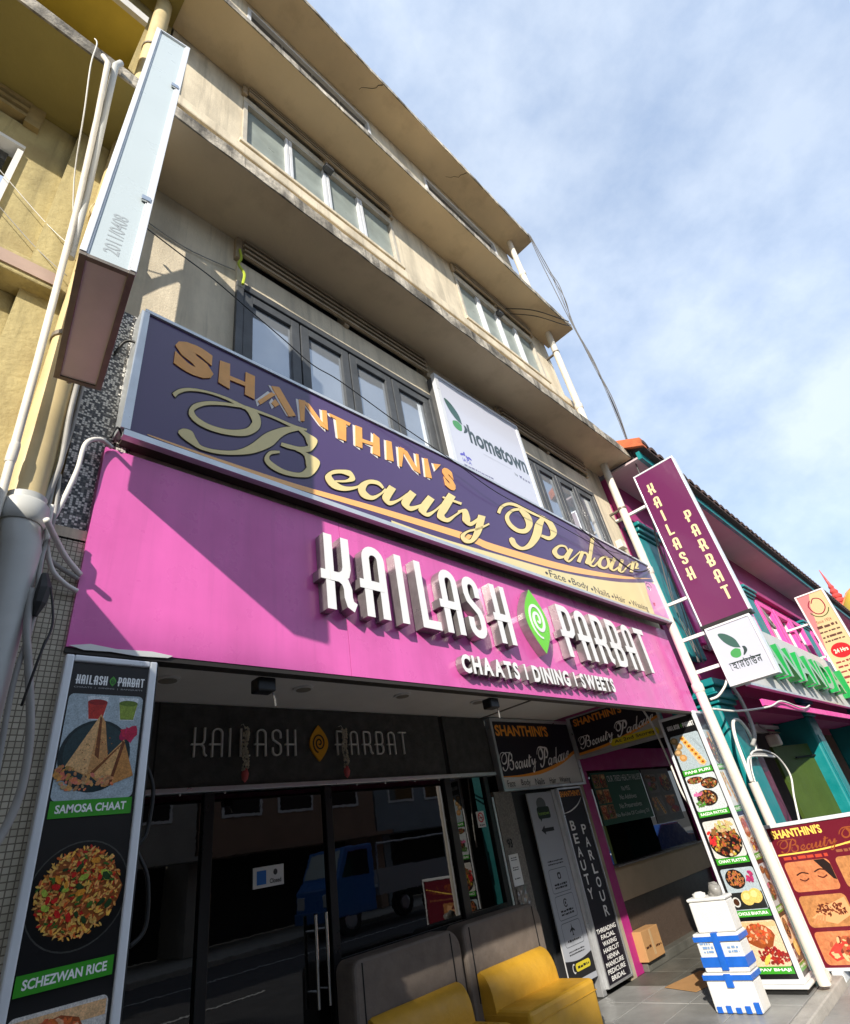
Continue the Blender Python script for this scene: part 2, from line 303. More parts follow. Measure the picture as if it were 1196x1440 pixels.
m_frost = M('frosted_pane', (.30, .34, .31), .35, var=.25, vs=3.5, bump=.05, bs=90, spec=.6)
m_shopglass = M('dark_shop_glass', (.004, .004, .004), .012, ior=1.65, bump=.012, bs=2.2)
m_dglass = M('dark_window_glass', (.012, .014, .016), .03, ior=1.55)
m_pink = M('pink_acrylic_panel', srgb(222, 100, 176), .30, var=.07, vs=2.5, coat=.25, streak=.10, stain=srgb(196, 78, 150), stain_amt=.35, bump=.03, bs=3)
m_pink_d = M('magenta_painted_frame', srgb(176, 42, 122), .5, var=.1, vs=4, bump=.1)
m_white = M('white_paint', (.78, .77, .74), .5, var=.08, vs=5)
m_white_p = M('white_pvc', (.74, .69, .60), .45, var=.10, vs=4, streak=.15)
m_cream_p = M('cream_painted_pipe', (.66, .58, .43), .5, var=.18, vs=5, streak=.25)
m_grey_p = M('grey_pvc', (.50, .50, .47), .42, var=.12, vs=4)
m_print = M('printed_vinyl', vcol=True, rough=.28, coat=.35)
m_food = M('printed_food_photo', vcol=True, rough=.28, coat=.35, var=.36, vs=190)
m_print_m = M('printed_matt_vinyl', vcol=True, rough=.55)
m_soff = M('white_ceiling_board', (.76, .73, .69), .8, var=.08, vs=2.0, bump=.05)
m_stone = M('slate_cladding', (.062, .062, .056), .7, var=.4, vs=9, bump=.5, bs=30)
m_granite = M('granite_pillar', (.20, .175, .15), .4, var=.45, vs=60)
m_teal = M('teal_paint', (.0, .20, .21), .45, var=.15, vs=3, bump=.05)
m_maroon = M('maroon_pink_wall', srgb(166, 54, 114), .7, var=.14, vs=2, bump=.15)
m_hpink = M('hot_pink_casing', srgb(232, 74, 160), .5, var=.1, vs=4)
m_tile_r = M('clay_roof_tile', (.07, .04, .032), .85, var=.4, vs=9, bump=.4)
m_tile_o = M('orange_roof_verge', (.50, .13, .05), .8, var=.3, vs=6, bump=.3)
m_cable_w = M('white_cable', (.70, .68, .63), .5)
m_cable_k = M('black_cable', (.012, .012, .012), .5)
m_cable_g = M('grey_cable', (.33, .32, .30), .55, var=.15, vs=10)
m_steel = M('stainless_steel', (.66, .66, .65), .2, 1.0)
m_sofa_y = M('yellow_vinyl_upholstery', (.60, .33, .03), .42, var=.14, vs=5, bump=.4, bs=7)
m_sofa_g = M('grey_brown_upholstery', (.165, .135, .112), .62, var=.2, vs=7, bump=.45, bs=9)
m_foam = M('white_foam', (.68, .68, .66), .75, var=.06, vs=6, bump=.3, bs=90, stain=(.62, .55, .40), stain_amt=.3)
m_tape = M('blue_packing_tape', (.015, .12, .52), .35, var=.15, vs=12)
m_carton = M('brown_cardboard', (.46, .25, .10), .8, var=.12, vs=5)
m_tile = M('grey_floor_tile', (.29, .29, .28), .45, var=.28, vs=1.8, bump=.05, bs=50)
m_tile2 = M('pale_floor_tile', (.56, .55, .50), .4, var=.14, vs=1.5, bump=.05, bs=50)
m_grout = M('floor_grout', (.07, .068, .062), .9, var=.2, vs=5)
m_mosslab = M('stained_floor_slab', (.115, .112, .095), .6, var=.4, vs=2.5, bump=.25, bs=25)
m_asph = M('asphalt', (.085, .085, .087), .9, var=.25, vs=3, bump=.4, bs=90)
m_mark = M('road_paint', (.70, .70, .67), .7, var=.2, vs=8)
m_conc = M('concrete_kerb', (.42, .40, .36), .85, var=.25, vs=5, bump=.3)

def grid_mat(name, c1, c2, size, rough=.5, grout=(.1, .1, .1), mortar=.08, bump=.4):
    """small glazed mosaic chips, too small to pick apart"""
    m = bpy.data.materials.new(name); m.use_nodes = True; nt = m.node_tree; N = nt.nodes; L = nt.links; b = N['Principled BSDF']
    tc = N.new('ShaderNodeTexCoord'); sp = N.new('ShaderNodeSeparateXYZ'); L.new(tc.outputs['Object'], sp.inputs[0])
    ad = N.new('ShaderNodeMath'); ad.operation = 'ADD'; L.new(sp.outputs[0], ad.inputs[0]); L.new(sp.outputs[1], ad.inputs[1])
    cb = N.new('ShaderNodeCombineXYZ'); L.new(ad.outputs[0], cb.inputs[0]); L.new(sp.outputs[2], cb.inputs[1])
    br = N.new('ShaderNodeTexBrick'); br.offset = 0; br.inputs['Scale'].default_value = 1 / size; br.inputs['Brick Width'].default_value = 1; br.inputs['Row Height'].default_value = 1
    br.inputs['Mortar Size'].default_value = mortar; br.inputs['Mortar Smooth'].default_value = .15; br.inputs['Mortar'].default_value = (*grout, 1)
    L.new(cb.outputs[0], br.inputs['Vector'])
    sc = N.new('ShaderNodeVectorMath'); sc.operation = 'SCALE'; sc.inputs['Scale'].default_value = 1 / size; L.new(cb.outputs[0], sc.inputs[0])
    fl = N.new('ShaderNodeVectorMath'); fl.operation = 'FLOOR'; L.new(sc.outputs[0], fl.inputs[0])
    wn = N.new('ShaderNodeTexWhiteNoise'); wn.noise_dimensions = '2D'; L.new(fl.outputs[0], wn.inputs['Vector'])
    rp = N.new('ShaderNodeValToRGB'); L.new(wn.outputs['Value'], rp.inputs[0])
    rp.color_ramp.elements[0].color = (*c1, 1); rp.color_ramp.elements[1].color = (*c2, 1)
    L.new(rp.outputs[0], br.inputs['Color1']); L.new(rp.outputs[0], br.inputs['Color2']); L.new(br.outputs['Color'], b.inputs['Base Color'])
    b.inputs['Roughness'].default_value = rough
    bp = N.new('ShaderNodeBump'); bp.invert = True; bp.inputs['Strength'].default_value = bump; bp.inputs['Distance'].default_value = .004; L.new(br.outputs['Fac'], bp.inputs['Height']); L.new(bp.outputs[0], b.inputs['Normal'])
    return m, rp
m_mos, rp = grid_mat('black_white_mosaic', (.015, .015, .015), (.80, .78, .72), .012, .35, (.10, .09, .08))
rp.color_ramp.interpolation = 'CONSTANT'; rp.color_ramp.elements[1].position = .55
e = rp.color_ramp.elements.new(.38); e.color = (.17, .16, .14, 1)
m_bmos, rp = grid_mat('beige_mosaic', (.42, .37, .27), (.56, .50, .38), .021, .5, (.16, .13, .09), .10)

W = 2.45; S = 1.9; D = 2.38; FP = 4.45
# ================================================================ ground, road, walkway
mb = MB().add([(-400, -400, -.42), (400, -400, -.42), (400, 400, -.42), (-400, 400, -.42)], [(0, 1, 2, 3)])
tag(build('ground', mb, M('dry_ground', (.16, .15, .13), .95, var=.2)), kind='structure')
mb = MB().add([(-120, -11.2, -.16), (160, -11.2, -.16), (160, .75, -.16), (-120, .75, -.16)], [(0, 1, 2, 3)])
road = tag(build('road', mb, m_asph), kind='structure')
for k in range(24):
    x = -40 + k * 5.0
    build('lane_dash', MB().add([(x, -4.05, -.154), (x + 2.6, -4.05, -.154), (x + 2.6, -3.93, -.154), (x, -3.93, -.154)], [(0, 1, 2, 3)]), m_mark, road)
build('edge_line', MB().add([(-60, .18, -.154), (120, .18, -.154), (120, .30, -.154), (-60, .30, -.154)], [(0, 1, 2, 3)]), m_mark, road)
build('edge_line', MB().add([(-60, -7.9, -.154), (120, -7.9, -.154), (120, -7.78, -.154), (-60, -7.78, -.154)], [(0, 1, 2, 3)]), m_mark, road)
kerb = tag(build('kerb', MB().box(-60, 120, .755, .93, -.30, -.02), m_conc, bevel=.012), kind='structure')
kerb2 = tag(build('kerb_opposite', MB().box(-60, 120, -11.38, -11.205, -.30, -.02), m_conc, bevel=.012), kind='structure')
mb = MB().add([(-60, -17, -.03), (120, -17, -.03), (120, -11.38, -.03), (-60, -11.38, -.03)], [(0, 1, 2, 3)])
tag(build('pavement_opposite', mb, m_conc), kind='structure')
pav = tag(build('pavement', MB().box(-60, 120, .935, 2.20, -.30, -.09), m_grout), kind='structure')
for i in range(16):
    for j in range(2):
        x0 = 1.0 + i * .62; y0 = .95 + j * .622
        build('paving_slab', MB().box(x0 + .005, x0 + .612, y0 + .005, y0 + .612, -.12, -.062 + random.uniform(-.004, .004)), m_tile, pav, bevel=.006)
floor = tag(build('five_foot_way', MB().box(-60, 60, 2.345, 40, -.30, -.012), m_grout), kind='structure')
edge = build('edge_trim', MB().box(.3, 14, 2.205, 2.34, -.30, .0), m_conc, floor, bevel=.01)
def ftile(x0, x1, y0, y1, mat, z=0.0):
    build('floor_tile', MB().box(x0 + .004, x1 - .004, y0 + .004, y1 - .004, -.03, z + random.uniform(-.0012, .0012)), mat, floor, bevel=.003)
for i in range(19):
    for j in range(4):
        x0 = .6 + i * .6; y0 = 2.345 + j * .52
        dark = (x0 > 6.95 and j >= 2) or x0 > 8.6
        pale = (j == 1 and 3.3 < x0 < 5.8) or (j == 2 and x0 < 5.2) or (i + j) % 7 == 0 and x0 < 6
        ftile(x0, x0 + .6, y0, y0 + .52, m_mosslab if dark else (m_tile2 if pale else m_tile))

# ================================================================ the main four-storey shophouse
bld = thing('shophouse', 'cream rendered four-storey shophouse with concrete ledges above the pink and purple shop signs', 'building', (3.9, 2.6, 0))
XL, XR = .42, 7.2
def wall_strip(name, x0, x1, z0, z1, mat=m_wall, y0=W, y1=W + .25): return build(name, MB().box(x0, x1, y0, y1, z0, z1), mat, bld)
ZR = 12.0
wins = ((1.2, 3.36), (4.62, 6.66))
levels = ((4.35, 5.55, 6.10), (7.83, 8.80, 9.13), (10.85, 11.80, 12.0))     # sill, head, soffit
zs = [3.45]
# solid wall pieces left, between and right of the openings
for (x0, x1) in ((XL, wins[0][0]), (wins[0][1], wins[1][0]), (wins[1][1], XR)):
    wall_strip('wall', x0, x1, 2.95, 12.0)
for (x0, x1) in wins:
    zprev = 2.95
    for i, (zs_, zh, zf) in enumerate(levels):
        wall_strip('wall', x0, x1, zprev, zs_)
        lz = (5.83, 6.09) if i == 0 else ((8.92, 9.10) if i == 1 else None)
        if lz:
            wall_strip('lintel', x0, x1, zh, lz[0], m_wall, W - .012)
            nsl = 4 if i == 0 else 3
            build('louvre_backing', MB().box(x0, x1, W + .10, W + .14, lz[0], lz[1]), m_black, bld)
            lo = build('louvre_frame', MB().box(x0 - .03, x1 + .03, W + .06, W + .095, lz[0] - .012, lz[0] + .006), m_louv, bld)
            for xx in (x0, lerp(x0, x1, .5), x1): build('louvre_post', MB().box(xx - .026, xx + .026, W - .044, W + .055, lz[0] - .01, lz[1]), m_louv, lo)
            for k in range(nsl):
                zz = lerp(lz[0], lz[1], (k + .5) / nsl); hh = (lz[1] - lz[0]) / nsl * .30
                build('louvre_slat', MB().add([(x0 + .03, W - .075, zz - .016), (x1 - .03, W - .075, zz - .016), (x1 - .03, W - .045, zz - .010), (x0 + .03, W - .045, zz - .010),
                    (x0 + .03, W - .075, zz + .010), (x1 - .03, W - .075, zz + .010), (x1 - .03, W - .045, zz + .014), (x0 + .03, W - .045, zz + .014)],
                    [(0, 3, 2, 1), (4, 5, 6, 7), (0, 1, 5, 4), (1, 2, 6, 5), (2, 3, 7, 6), (3, 0, 4, 7)]), m_louv, lo)
            wall_strip('wall', x0, x1, lz[1], zf + .2)
            zprev = zf + .2
        else:
            wall_strip('wall', x0, x1, zh, 12.0)
    # ---- windows
for wi, (x0, x1) in enumerate(wins):
    # second storey: dark grey casements
    z0, z1 = 4.35, 5.55
    wn = build('window', MB().box(x0, x1, W - .03, W + .08, z1 - .07, z1).box(x0, x1, W - .03, W + .08, z0, z0 + .07).box(x0, x0 + .06, W - .03, W + .08, z0 + .07, z1 - .07).box(x1 - .06, x1, W - .03, W + .08, z0 + .07, z1 - .07), m_darkf, bld, bevel=.006)
    n = 4; pw = (x1 - x0 - .12) / n
    for k in range(n):
        a = x0 + .06 + k * pw; b = a + pw
        sash = MB()
        sash.box(a + .006, a + .085, W - .015, W + .06, z0 + .075, z1 - .075).box(b - .085, b - .006, W - .015, W + .06, z0 + .075, z1 - .075)
        sash.box(a + .085, b - .085, W - .015, W + .06, z1 - .16, z1 - .075).box(a + .085, b - .085, W - .015, W + .06, z0 + .075, z0 + .16)
        build('sash_frame', sash, m_darkf, wn, bevel=.005)
        build('pane', MB().box(a + .085, b - .085, W + .012, W + .022, z0 + .16, z1 - .16), m_glass2, wn)
    # third storey: white mullions and frosted panes
    z0, z1 = 7.83, 8.80
    wn = build('window', MB().box(x0, x1, W - .02, W + .08, z1 - .05, z1).box(x0, x1, W - .02, W + .08, z0, z0 + .04).box(x0, x0 + .045, W - .02, W + .08, z0 + .04, z1 - .05).box(x1 - .045, x1, W - .02, W + .08, z0 + .04, z1 - .05), M('painted_window_frame', (.52, .48, .40), .5, var=.2, vs=8), bld)
    pw = (x1 - x0 - .09) / 4
    for k in range(4):
        a = x0 + .045 + k * pw
        build('pane', MB().box(a + .01, a + pw - .01, W + .03, W + .042, z0 + .04, z1 - .05), m_frost, wn)
        if k: build('mullion', MB().box(a - .042, a - .004, W - .01, W + .05, z0 + .04, z1 - .05).box(a + .004, a + .042, W - .01, W + .05, z0 + .04, z1 - .05), m_alu_w, wn, bevel=.004)
        if k in (2,): build('window_stay', MB().box(a - .06, a + .06, W - .10, W - .02, z1 - .13, z1 - .06), m_darkf, wn, bevel=.01)
    # fourth storey
    z0, z1 = 10.85, 11.80
    wn = build('window', MB().box(x0, x1, W - .02, W + .08, z1 - .06, z1).box(x0, x0 + .05, W - .02, W + .08, z0, z1 - .06).box(x1 - .05, x1, W - .02, W + .08, z0, z1 - .06), m_alu_w, bld)
    for k in range(4):
        a = x0 + .05 + k * (x1 - x0 - .1) / 4
        build('pane', MB().box(a + .012, a + (x1 - x0 - .1) / 4 - .012, W + .03, W + .04, z0, z1 - .06), m_dglass, wn)
    # sill courses
    build('sill', MB().box(x0 - .04, x1 + .04, W - .05, W, 7.77, 7.826), m_wall, bld, bevel=.008)
# cornice course below the third-storey windows
build('sill_course', MB().box(XL, XR, W - .10, W - .003, 7.42, 7.60), m_wall, bld, bevel=.02)
build('sill_course', MB().box(XL, XR, W - .08, W - .003, 10.52, 10.66), m_wall, bld, bevel=.02)
# projecting ledges
def ledge(z, th, x1, fr=S, name='ledge'):
    l = build(name, MB().box(XL - .02, x1, fr + .012, W - .002, z, z + th), m_slab, bld)
    n = 46; e0 = MB()
    # worn front lip with an uneven edge
    vs = []
    for i in range(n + 1):
        x = lerp(XL - .02, x1, i / n)
        vs += [(x, fr + random.uniform(-.006, .006), z + random.uniform(-.007, .004)), (x, fr + random.uniform(-.004, .004), z + th + random.uniform(-.006, .006)), (x, fr + .012, z + th), (x, fr + .012, z - .001)]
    fs = []
    for i in range(n):
        k = 4 * i; fs += [(k, k + 4, k + 5, k + 1), (k + 1, k + 5, k + 6, k + 2), (k, k + 3, k + 7, k + 4)]
    e0.add(vs, fs + [(0, 1, 2, 3), (4 * n, 4 * n + 3, 4 * n + 2, 4 * n + 1)])
    build('ledge_edge', e0, m_edge, l)
    return l
ledge(6.10, .15, 7.27); ledge(9.12, .12, 7.34)
rf = ledge(12.0, .12, 7.40, name='roof_slab')
build('roof_deck', MB().box(XL, XR, W, 9.0, 12.0, 12.14), m_slab, bld)
for xx, dx, dz in ((3.3, -.35, -.02), (5.35, -.35, -.01)):
    pts = [(xx + random.uniform(-.05, .05) - .30 * k / 6, S + .02 + .30 * k / 6, 11.998) for k in range(7)]
    build('crack', MB().tube(pts, [.006 - .0007 * k for k in range(7)], 5), m_black, rf)
build('flank_wall', MB().box(XR - .25, XR - .002, W + .25, 9, 2.95, 12.0), m_wall, bld)
build('flank_wall', MB().box(XL, XL + .25, W + .25, 9, 0, 12.0), m_wall, bld)
# soffit over the walkway and its down-lights
build('ceiling', MB().box(.55, 7.2, D + .06, FP + .1, 2.937, 2.99), m_soff, bld)
build('ceiling_joint', MB().box(5.62, 5.66, D + .06, FP, 2.930, 2.937), M('dark_joint_strip', (.12, .11, .10), .8), bld)  # dark strip along the ceiling board joint
for x, y in ((1.54, 3.90), (2.645, 3.87), (3.745, 3.84), (4.877, 3.84)):
    dl = build('downlight', MB().tube([(x, y, 2.937), (x, y, 2.922)], .085, 24), m_white, bld, smooth_angle=40)
    build('lens', MB().tube([(x, y, 2.922), (x, y, 2.918)], .062, 24), M('unlit_lens', (.30, .27, .22), .4), dl)
# mosaic-clad party pier at the left
build('mosaic_cladding', MB().box(.40, .66, W - .022, W - .002, 3.02, 4.60), m_mos, bld)
build('pier', MB().box(.16, .56, 2.40, 2.86, 0, 3.0), m_bmos, bld)
build('party_wall', MB().box(.10, .56, 2.863, FP, 0, 2.93), m_wall, bld)
build('pier_band', MB().box(.36, .60, W - .05, W - .024, 2.99, 3.05), m_wall, bld)
# ---- shopfront
sf = thing('glass_shopfront', 'black-framed glass shopfront with double doors under the slate fascia', 'shopfront', (3.2, FP, 0))
build('slate_panel', MB().box(.6, 4.83, FP - .02, FP + .06, 2.315, 2.93), m_stone, sf)
build('slate_panel', MB().box(4.90, 5.66, FP - .02, FP + .06, 2.315, 2.93), m_stone, sf)
build('slate_joint', MB().box(4.832, 4.898, FP - .005, FP + .06, 2.315, 2.93), m_black, sf)
build('slate_joint', MB().box(1.70, 1.712, FP - .0225, FP - .02, 2.32, 2.93), m_black, sf)
build('track', MB().box(.6, 5.66, FP - .05, FP + .04, 2.275, 2.312), m_alu, sf, bevel=.004)
for k, x in enumerate((1.9, 2.25, 3.55, 3.9, 4.3, 4.66)): build('track_screw', MB().tube([(x, FP - .05, 2.262), (x, FP - .058, 2.262)], .008, 8), m_white, sf)
m_frame = M('black_aluminium_frame', (.010, .010, .011), .35)
for (a, b) in ((.6, .68), (2.10, 2.18), (3.20, 3.275), (4.76, 4.86), (5.42, 5.5)):
    build('frame_post', MB().box(a, b, FP - .03, FP + .05, 0, 2.27), m_frame, sf, bevel=.004)
for (a, b) in ((.68, 2.10), (3.275, 4.76), (4.86, 5.42)):
    build('pane', MB().box(a, b, FP + .0, FP + .012, .55 if a > 3 else .02, 2.27), m_shopglass, sf)
    if a > 3: build('kick_panel', MB().box(a, b, FP - .01, FP + .03, .0, .55), m_frame, sf)
    if a > 3: build('transom', MB().box(a, b, FP - .026, FP + .03, .94, 1.04) if a < 4 else MB().box(a, b, FP - .026, FP + .03, .98, 1.07), m_frame, sf)
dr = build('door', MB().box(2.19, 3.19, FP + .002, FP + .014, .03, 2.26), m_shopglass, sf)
for xh in (3.02, 3.12): build('handle', MB().tube([(xh, FP - .07, .80), (xh, FP - .07, 1.36)], .013, 12).tube([(xh, FP - .07, .9), (xh, FP, .9)], .008, 8).tube([(xh, FP - .07, 1.26), (xh, FP, 1.26)], .008, 8), m_steel, dr, smooth_angle=40)
build('side_trim', MB().box(5.50, 5.53, FP - .035, FP + .02, .9, 2.05), m_alu, sf)
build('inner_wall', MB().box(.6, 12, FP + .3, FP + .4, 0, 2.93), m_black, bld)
build('pillar', MB().box(5.54, 5.88, FP - .04, FP + .25, 0, 2.10), m_granite, bld, bevel=.006)
build('doorway_jamb', MB().box(5.88, 6.16, FP + .05, FP + .12, 0, 2.09), M('dark_grey_door', (.030, .031, .033), .5), bld)
build('door_leaf', MB().box(6.16, 6.82, FP + .06, FP + .10, 0, 2.09), M('dark_grey_door', (.030, .031, .033), .5), bld)
build('jamb_trim', MB().box(6.76, 6.84, FP - .02, FP + .08, 0, 2.07), m_alu, bld, bevel=.004)
build('pilaster_strip', MB().box(7.42, 7.555, FP - .03, FP + .2, 0, 2.42), M('beige_render', (.40, .34, .24), .85, var=.2, vs=5, stain=(.5, .48, .44), stain_amt=.5), bld)
# ================================================================ signs on the main building
m_lface = M('white_letter_acrylic', (.80, .80, .79), .35, var=.04, vs=8)
m_lside = M('brushed_letter_side', (.36, .34, .33), .30, .7, var=.2, vs=14)
# ---- pink fascia
ps = thing('fascia_sign', 'long glossy pink fascia sign with white built-up KAILASH PARBAT letters', 'sign', (3.8, D, 2.5))
XP0, XP1, ZP0, ZP1 = .537, 7.10, 2.512, 3.53
xs = [XP0, 1.95, 3.42, 4.88, 6.28, XP1]
for a, b in zip(xs, xs[1:]): build('panel', MB().box(a + (.002 if a > XP0 else 0), b - .002, D, D + .06, ZP0, ZP1), m_pink, ps)
build('drip_edge', MB().box(XP0, XP1, D + .004, D + .07, ZP0 - .022, ZP0 - .001), M('dark_drip_edge', (.03, .025, .02), .6), ps)
build('peeling_paint', MB().prism(facade(D), [(.545, 2.516), (.60, 2.503), (.70, 2.507), (.80, 2.500), (.93, 2.505), (.95, 2.516), (.86, 2.526), (.72, 2.520), (.62, 2.530)], .002, .006), m_white, ps)
FD = facade(D)
adv = {'I': .19}
# left edge X of each letter, read along the sign
for ch, x in zip('KAILASH', (1.755, 2.045, 2.335, 2.520, 2.760, 3.015, 3.365)):
    mb = MB()
    for i, p in enumerate(deco(ch)): mb.strip(FD, [((x + l[0], 2.857 + l[1]), (x + r[0], 2.857 + r[1])) for l, r in ribbon(p, .062)], .004, .082 + i * .0012, 0, 1)
    build('letter', mb, [m_lface, m_lside], ps)
for ch, x in zip('PARBAT', (4.335, 4.625, 4.935, 5.245, 5.575, 5.90)):
    mb = MB()
    for i, p in enumerate(deco(ch)): mb.strip(FD, [((x + l[0] * 1.15, 2.857 + l[1]), (x + r[0] * 1.15, 2.857 + r[1])) for l, r in ribbon(p, .062)], .004, .082 + i * .0012, 0, 1)
    build('letter', mb, [m_lface, m_lside], ps)
m_lime = M('lime_acrylic', srgb(108, 205, 30), .3, coat=.3)
lg = build('leaf_emblem', MB().prism(FD, leaf(3.945, 3.127, .335, .585), .004, .085, 0, 1), [m_lime, m_lside], ps)
sp = [(3.955 + (a - 3.955), b) for a, b in spiral(3.955, 3.135, .125, .165, 2.35, 70, 2.6)]
build('spiral', MB().strip(FD, ribbon(sp, [.018 + .014 * math.sin(3.14 * i / len(sp)) for i in range(len(sp))]), .086, .089), m_lface, lg)
def row_letters(parent, text, x0, x1, z0, z1, F, d0, d1, mats, off=.035, gap=.10):
    gl = [(c, glyphs(c, 0, off)) for c in text]; wd = []
    for c, (vs, fs) in gl: wd.append((max(v[0] for v in vs) - min(v[0] for v in vs)) if vs else .32)
    tot = sum(wd) + gap * (len(text) - 1); k = (x1 - x0) / tot; x = x0
    for (c, (vs, fs)), w in zip(gl, wd):
        if vs:
            mnx = min(v[0] for v in vs); mny = min(0, min(v[1] for v in vs) if c in '|' else 0); hh = .73 if c != '|' else max(v[1] for v in vs) - mny
            P2 = [(x + (v[0] - mnx) * k, z0 + (v[1] - mny) / hh * (z1 - z0)) for v in vs]
            mb = MB(); n = len(P2)
            mb.add([F(a, b, d1) for a, b in P2] + [F(a, b, d0) for a, b in P2], fs)
            ed = {}
            for f in fs:
                for i in range(len(f)):
                    e = (f[i], f[(i + 1) % len(f)]); ed[e] = 1
            for (a, b) in ed:
                if (b, a) not in ed: mb.f.append((a, a + n, b + n, b)); mb.c.append(None); mb.mi.append(1)
            build('letter', mb, mats, parent)
        x += (w + gap) * k
row_letters(ps, 'CHAATS | DINING | SWEETS', 2.86, 5.03, 2.603, 2.725, FD, .004, .06, [m_lface, m_lside], .045, .13)
# ---- purple sign
ub = Vector((6.3, -.105, 0)).normalized()
FPU = Frame((.6, 2.33, 0), ub, (0, 0, 1)); LP = 6.40
pu = thing('signboard', 'purple light-box sign reading SHANTHINI\'S Beauty Parlour in gold script above the pink fascia', 'sign', (3.7, 2.28, 3.6))
zt = lambda a: 4.566 if a < 2.6 else lerp(4.566, 4.36, (a - 2.6) / 3.8)
outer = [(0, 3.602), (LP, 3.562), (LP, zt(LP)), (4.8, zt(4.8)), (2.6, 4.566), (0, 4.566)]
build('box', MB().prism(FPU, outer, -.11, -.006), M('sign_box_underside', (.055, .042, .036), .5, var=.3, vs=6), pu)
m_sfr = M('silver_sign_frame', (.60, .63, .65), .32, .5, var=.1, vs=8)
fr = MB()
fr.prism(FPU, [(-.012, 3.59), (LP + .01, 3.55), (LP + .01, 3.572), (-.012, 3.628)], -.03, .014)
fr.prism(FPU, [(-.012, 4.552), (2.6, 4.552), (2.6, 4.576), (-.012, 4.576)], -.03, .014).prism(FPU, [(2.6, 4.552), (LP + .01, zt(LP) - .014), (LP + .01, zt(LP) + .01), (2.6, 4.576)], -.03, .014)
fr.fbox(FPU, -.03, .014, 3.633, 4.551, -.11, .0135).prism(FPU, [(LP - .012, 3.594), (LP + .01, 3.594), (LP + .01, zt(LP) - .016), (LP - .012, zt(LP) - .016)], -.11, .0135)
build('frame', fr, m_sfr, pu)
PURP = srgb(74, 52, 100); CREAM_C = srgb(226, 210, 152); GOLD = srgb(250, 190, 105); ORG = srgb(252, 186, 110)
K = .001
pr = MB()
base = [(.012, 3.626), (LP - .01, 3.57), (LP - .01, zt(LP) - .012), (2.6, 4.553), (.012, 4.553)]
pr.flat(FPU, base, 0.0, PURP)
cr = [(a * K, max(b * K, 3.622)) for a, b in CREAM]
crs = catmull([p for p in cr if p[1] > 3.6229], 6)
cp = [(crs[0][0], 3.6215)] + crs + [(LP - .012, crs[-1][1] + .01), (LP - .012, 3.573)]
pr.flat(FPU, cp[::-1], .0008, CREAM_C)
st_ = catmull([(a * K, b * K) for a, b in STRIPE_T], 5); sb_ = catmull([(a * K, max(b * K, 3.633)) for a, b in STRIPE_B], 5)
strip_flat(pr, FPU, list(zip(st_, sb_)), .0012, ORG)
# woman's face at the right end of the sign
FX, FZ = 6.20, 3.84
pr.flat(FPU, [(5.95, 3.60), (LP - .012, 3.597), (LP - .012, 4.08), (6.25, 4.085), (6.06, 4.06), (6.03, 3.95), (5.98, 3.80)], .0016, srgb(214, 132, 186))
pr.flat(FPU, catmull([(6.10, 4.05), (6.03, 3.98), (6.02, 3.93), (5.99, 3.87), (6.03, 3.85), (6.02, 3.80), (6.05, 3.76), (6.05, 3.72), (6.12, 3.64), (6.25, 3.63), (6.34, 3.75), (6.36, 3.95), (6.28, 4.06), (6.10, 4.05)], 4)[:-1][::-1], .002, srgb(238, 150, 190))
strip_flat(pr, FPU, ribbon(catmull([(6.05, 4.0), (6.10, 4.045), (6.18, 4.04), (6.22, 4.0)], 5), .012), .0024, srgb(52, 26, 40))
pr.flat(FPU, ellipse(6.11, 3.965, .045, .024, 14), .0026, srgb(245, 235, 240)); pr.flat(FPU, ellipse(6.105, 3.965, .018, .022, 12), .0028, srgb(60, 40, 70))
strip_flat(pr, FPU, ribbon(catmull([(6.06, 3.975), (6.10, 3.995), (6.16, 3.985)], 5), .012), .003, srgb(40, 20, 40))
pr.flat(FPU, ellipse(6.07, 3.755, .04, .016, 12, .3), .0026, srgb(200, 50, 90)); pr.flat(FPU, ellipse(6.065, 3.735, .03, .012, 12, .2), .0028, srgb(214, 70, 110))
for k, (w_, x0, x1) in enumerate((('Face', 3.755, 4.03), ('Body', 4.15, 4.46), ('Nails', 4.58, 4.89), ('Hair', 5.01, 5.25), ('Waxing', 5.40, 5.81))):
    z0 = 3.622 - k * .003
    text_flat(pr, FPU, w_, x0, x1, z0 - (.018 if w_ in ('Body', 'Waxing') else 0), z0 + .078, .0022, srgb(38, 28, 40), .0)
    pr.flat(FPU, ellipse(x0 - .05, z0 + .03, .022, .015, 12), .0022, srgb(38, 28, 40))
build('printed_face', pr, m_print, pu)
m_gold = M('cream_gold_vinyl', srgb(232, 212, 150), .35, var=.08, vs=6)
m_org = M('orange_gold_vinyl', srgb(240, 172, 92), .4, var=.12, vs=9)
m_outl = M('dark_letter_outline', (.02, .012, .02), .5)
def ribs(strokes): return [[((p[0] * K, p[1] * K), (p[2] * K, p[3] * K)) for p in catmull(s, 6)] for s in strokes]
def grow(LR, w):
    out = []
    for l, r in LR:
        v = Vector(l) - Vector(r); v = v.normalized() * w if v.length > 1e-6 else Vector((0, 0)); out.append(((l[0] + v.x, l[1] + v.y), (r[0] - v.x, r[1] - v.y)))
    return out
RS = ribs(SCRIPT)
words = ((0, 14), (14, len(RS)))
for a, b in words:
    mo = MB(); ml = MB()
    for i, LR in enumerate(RS[a:b]):
        strip_flat(mo, FPU, grow(LR, .008), .0022 + i * .00006, None); ml.strip(FPU, LR, .0045, .0075 + i * .0002)
    wd = build('script_word', ml, m_gold, pu); build('outline', mo, m_outl, wd)
RSH = ribs(SHAN_RIB); polys = [[(x * K, z * K) for x, z in p] for p in SHAN_POLY]
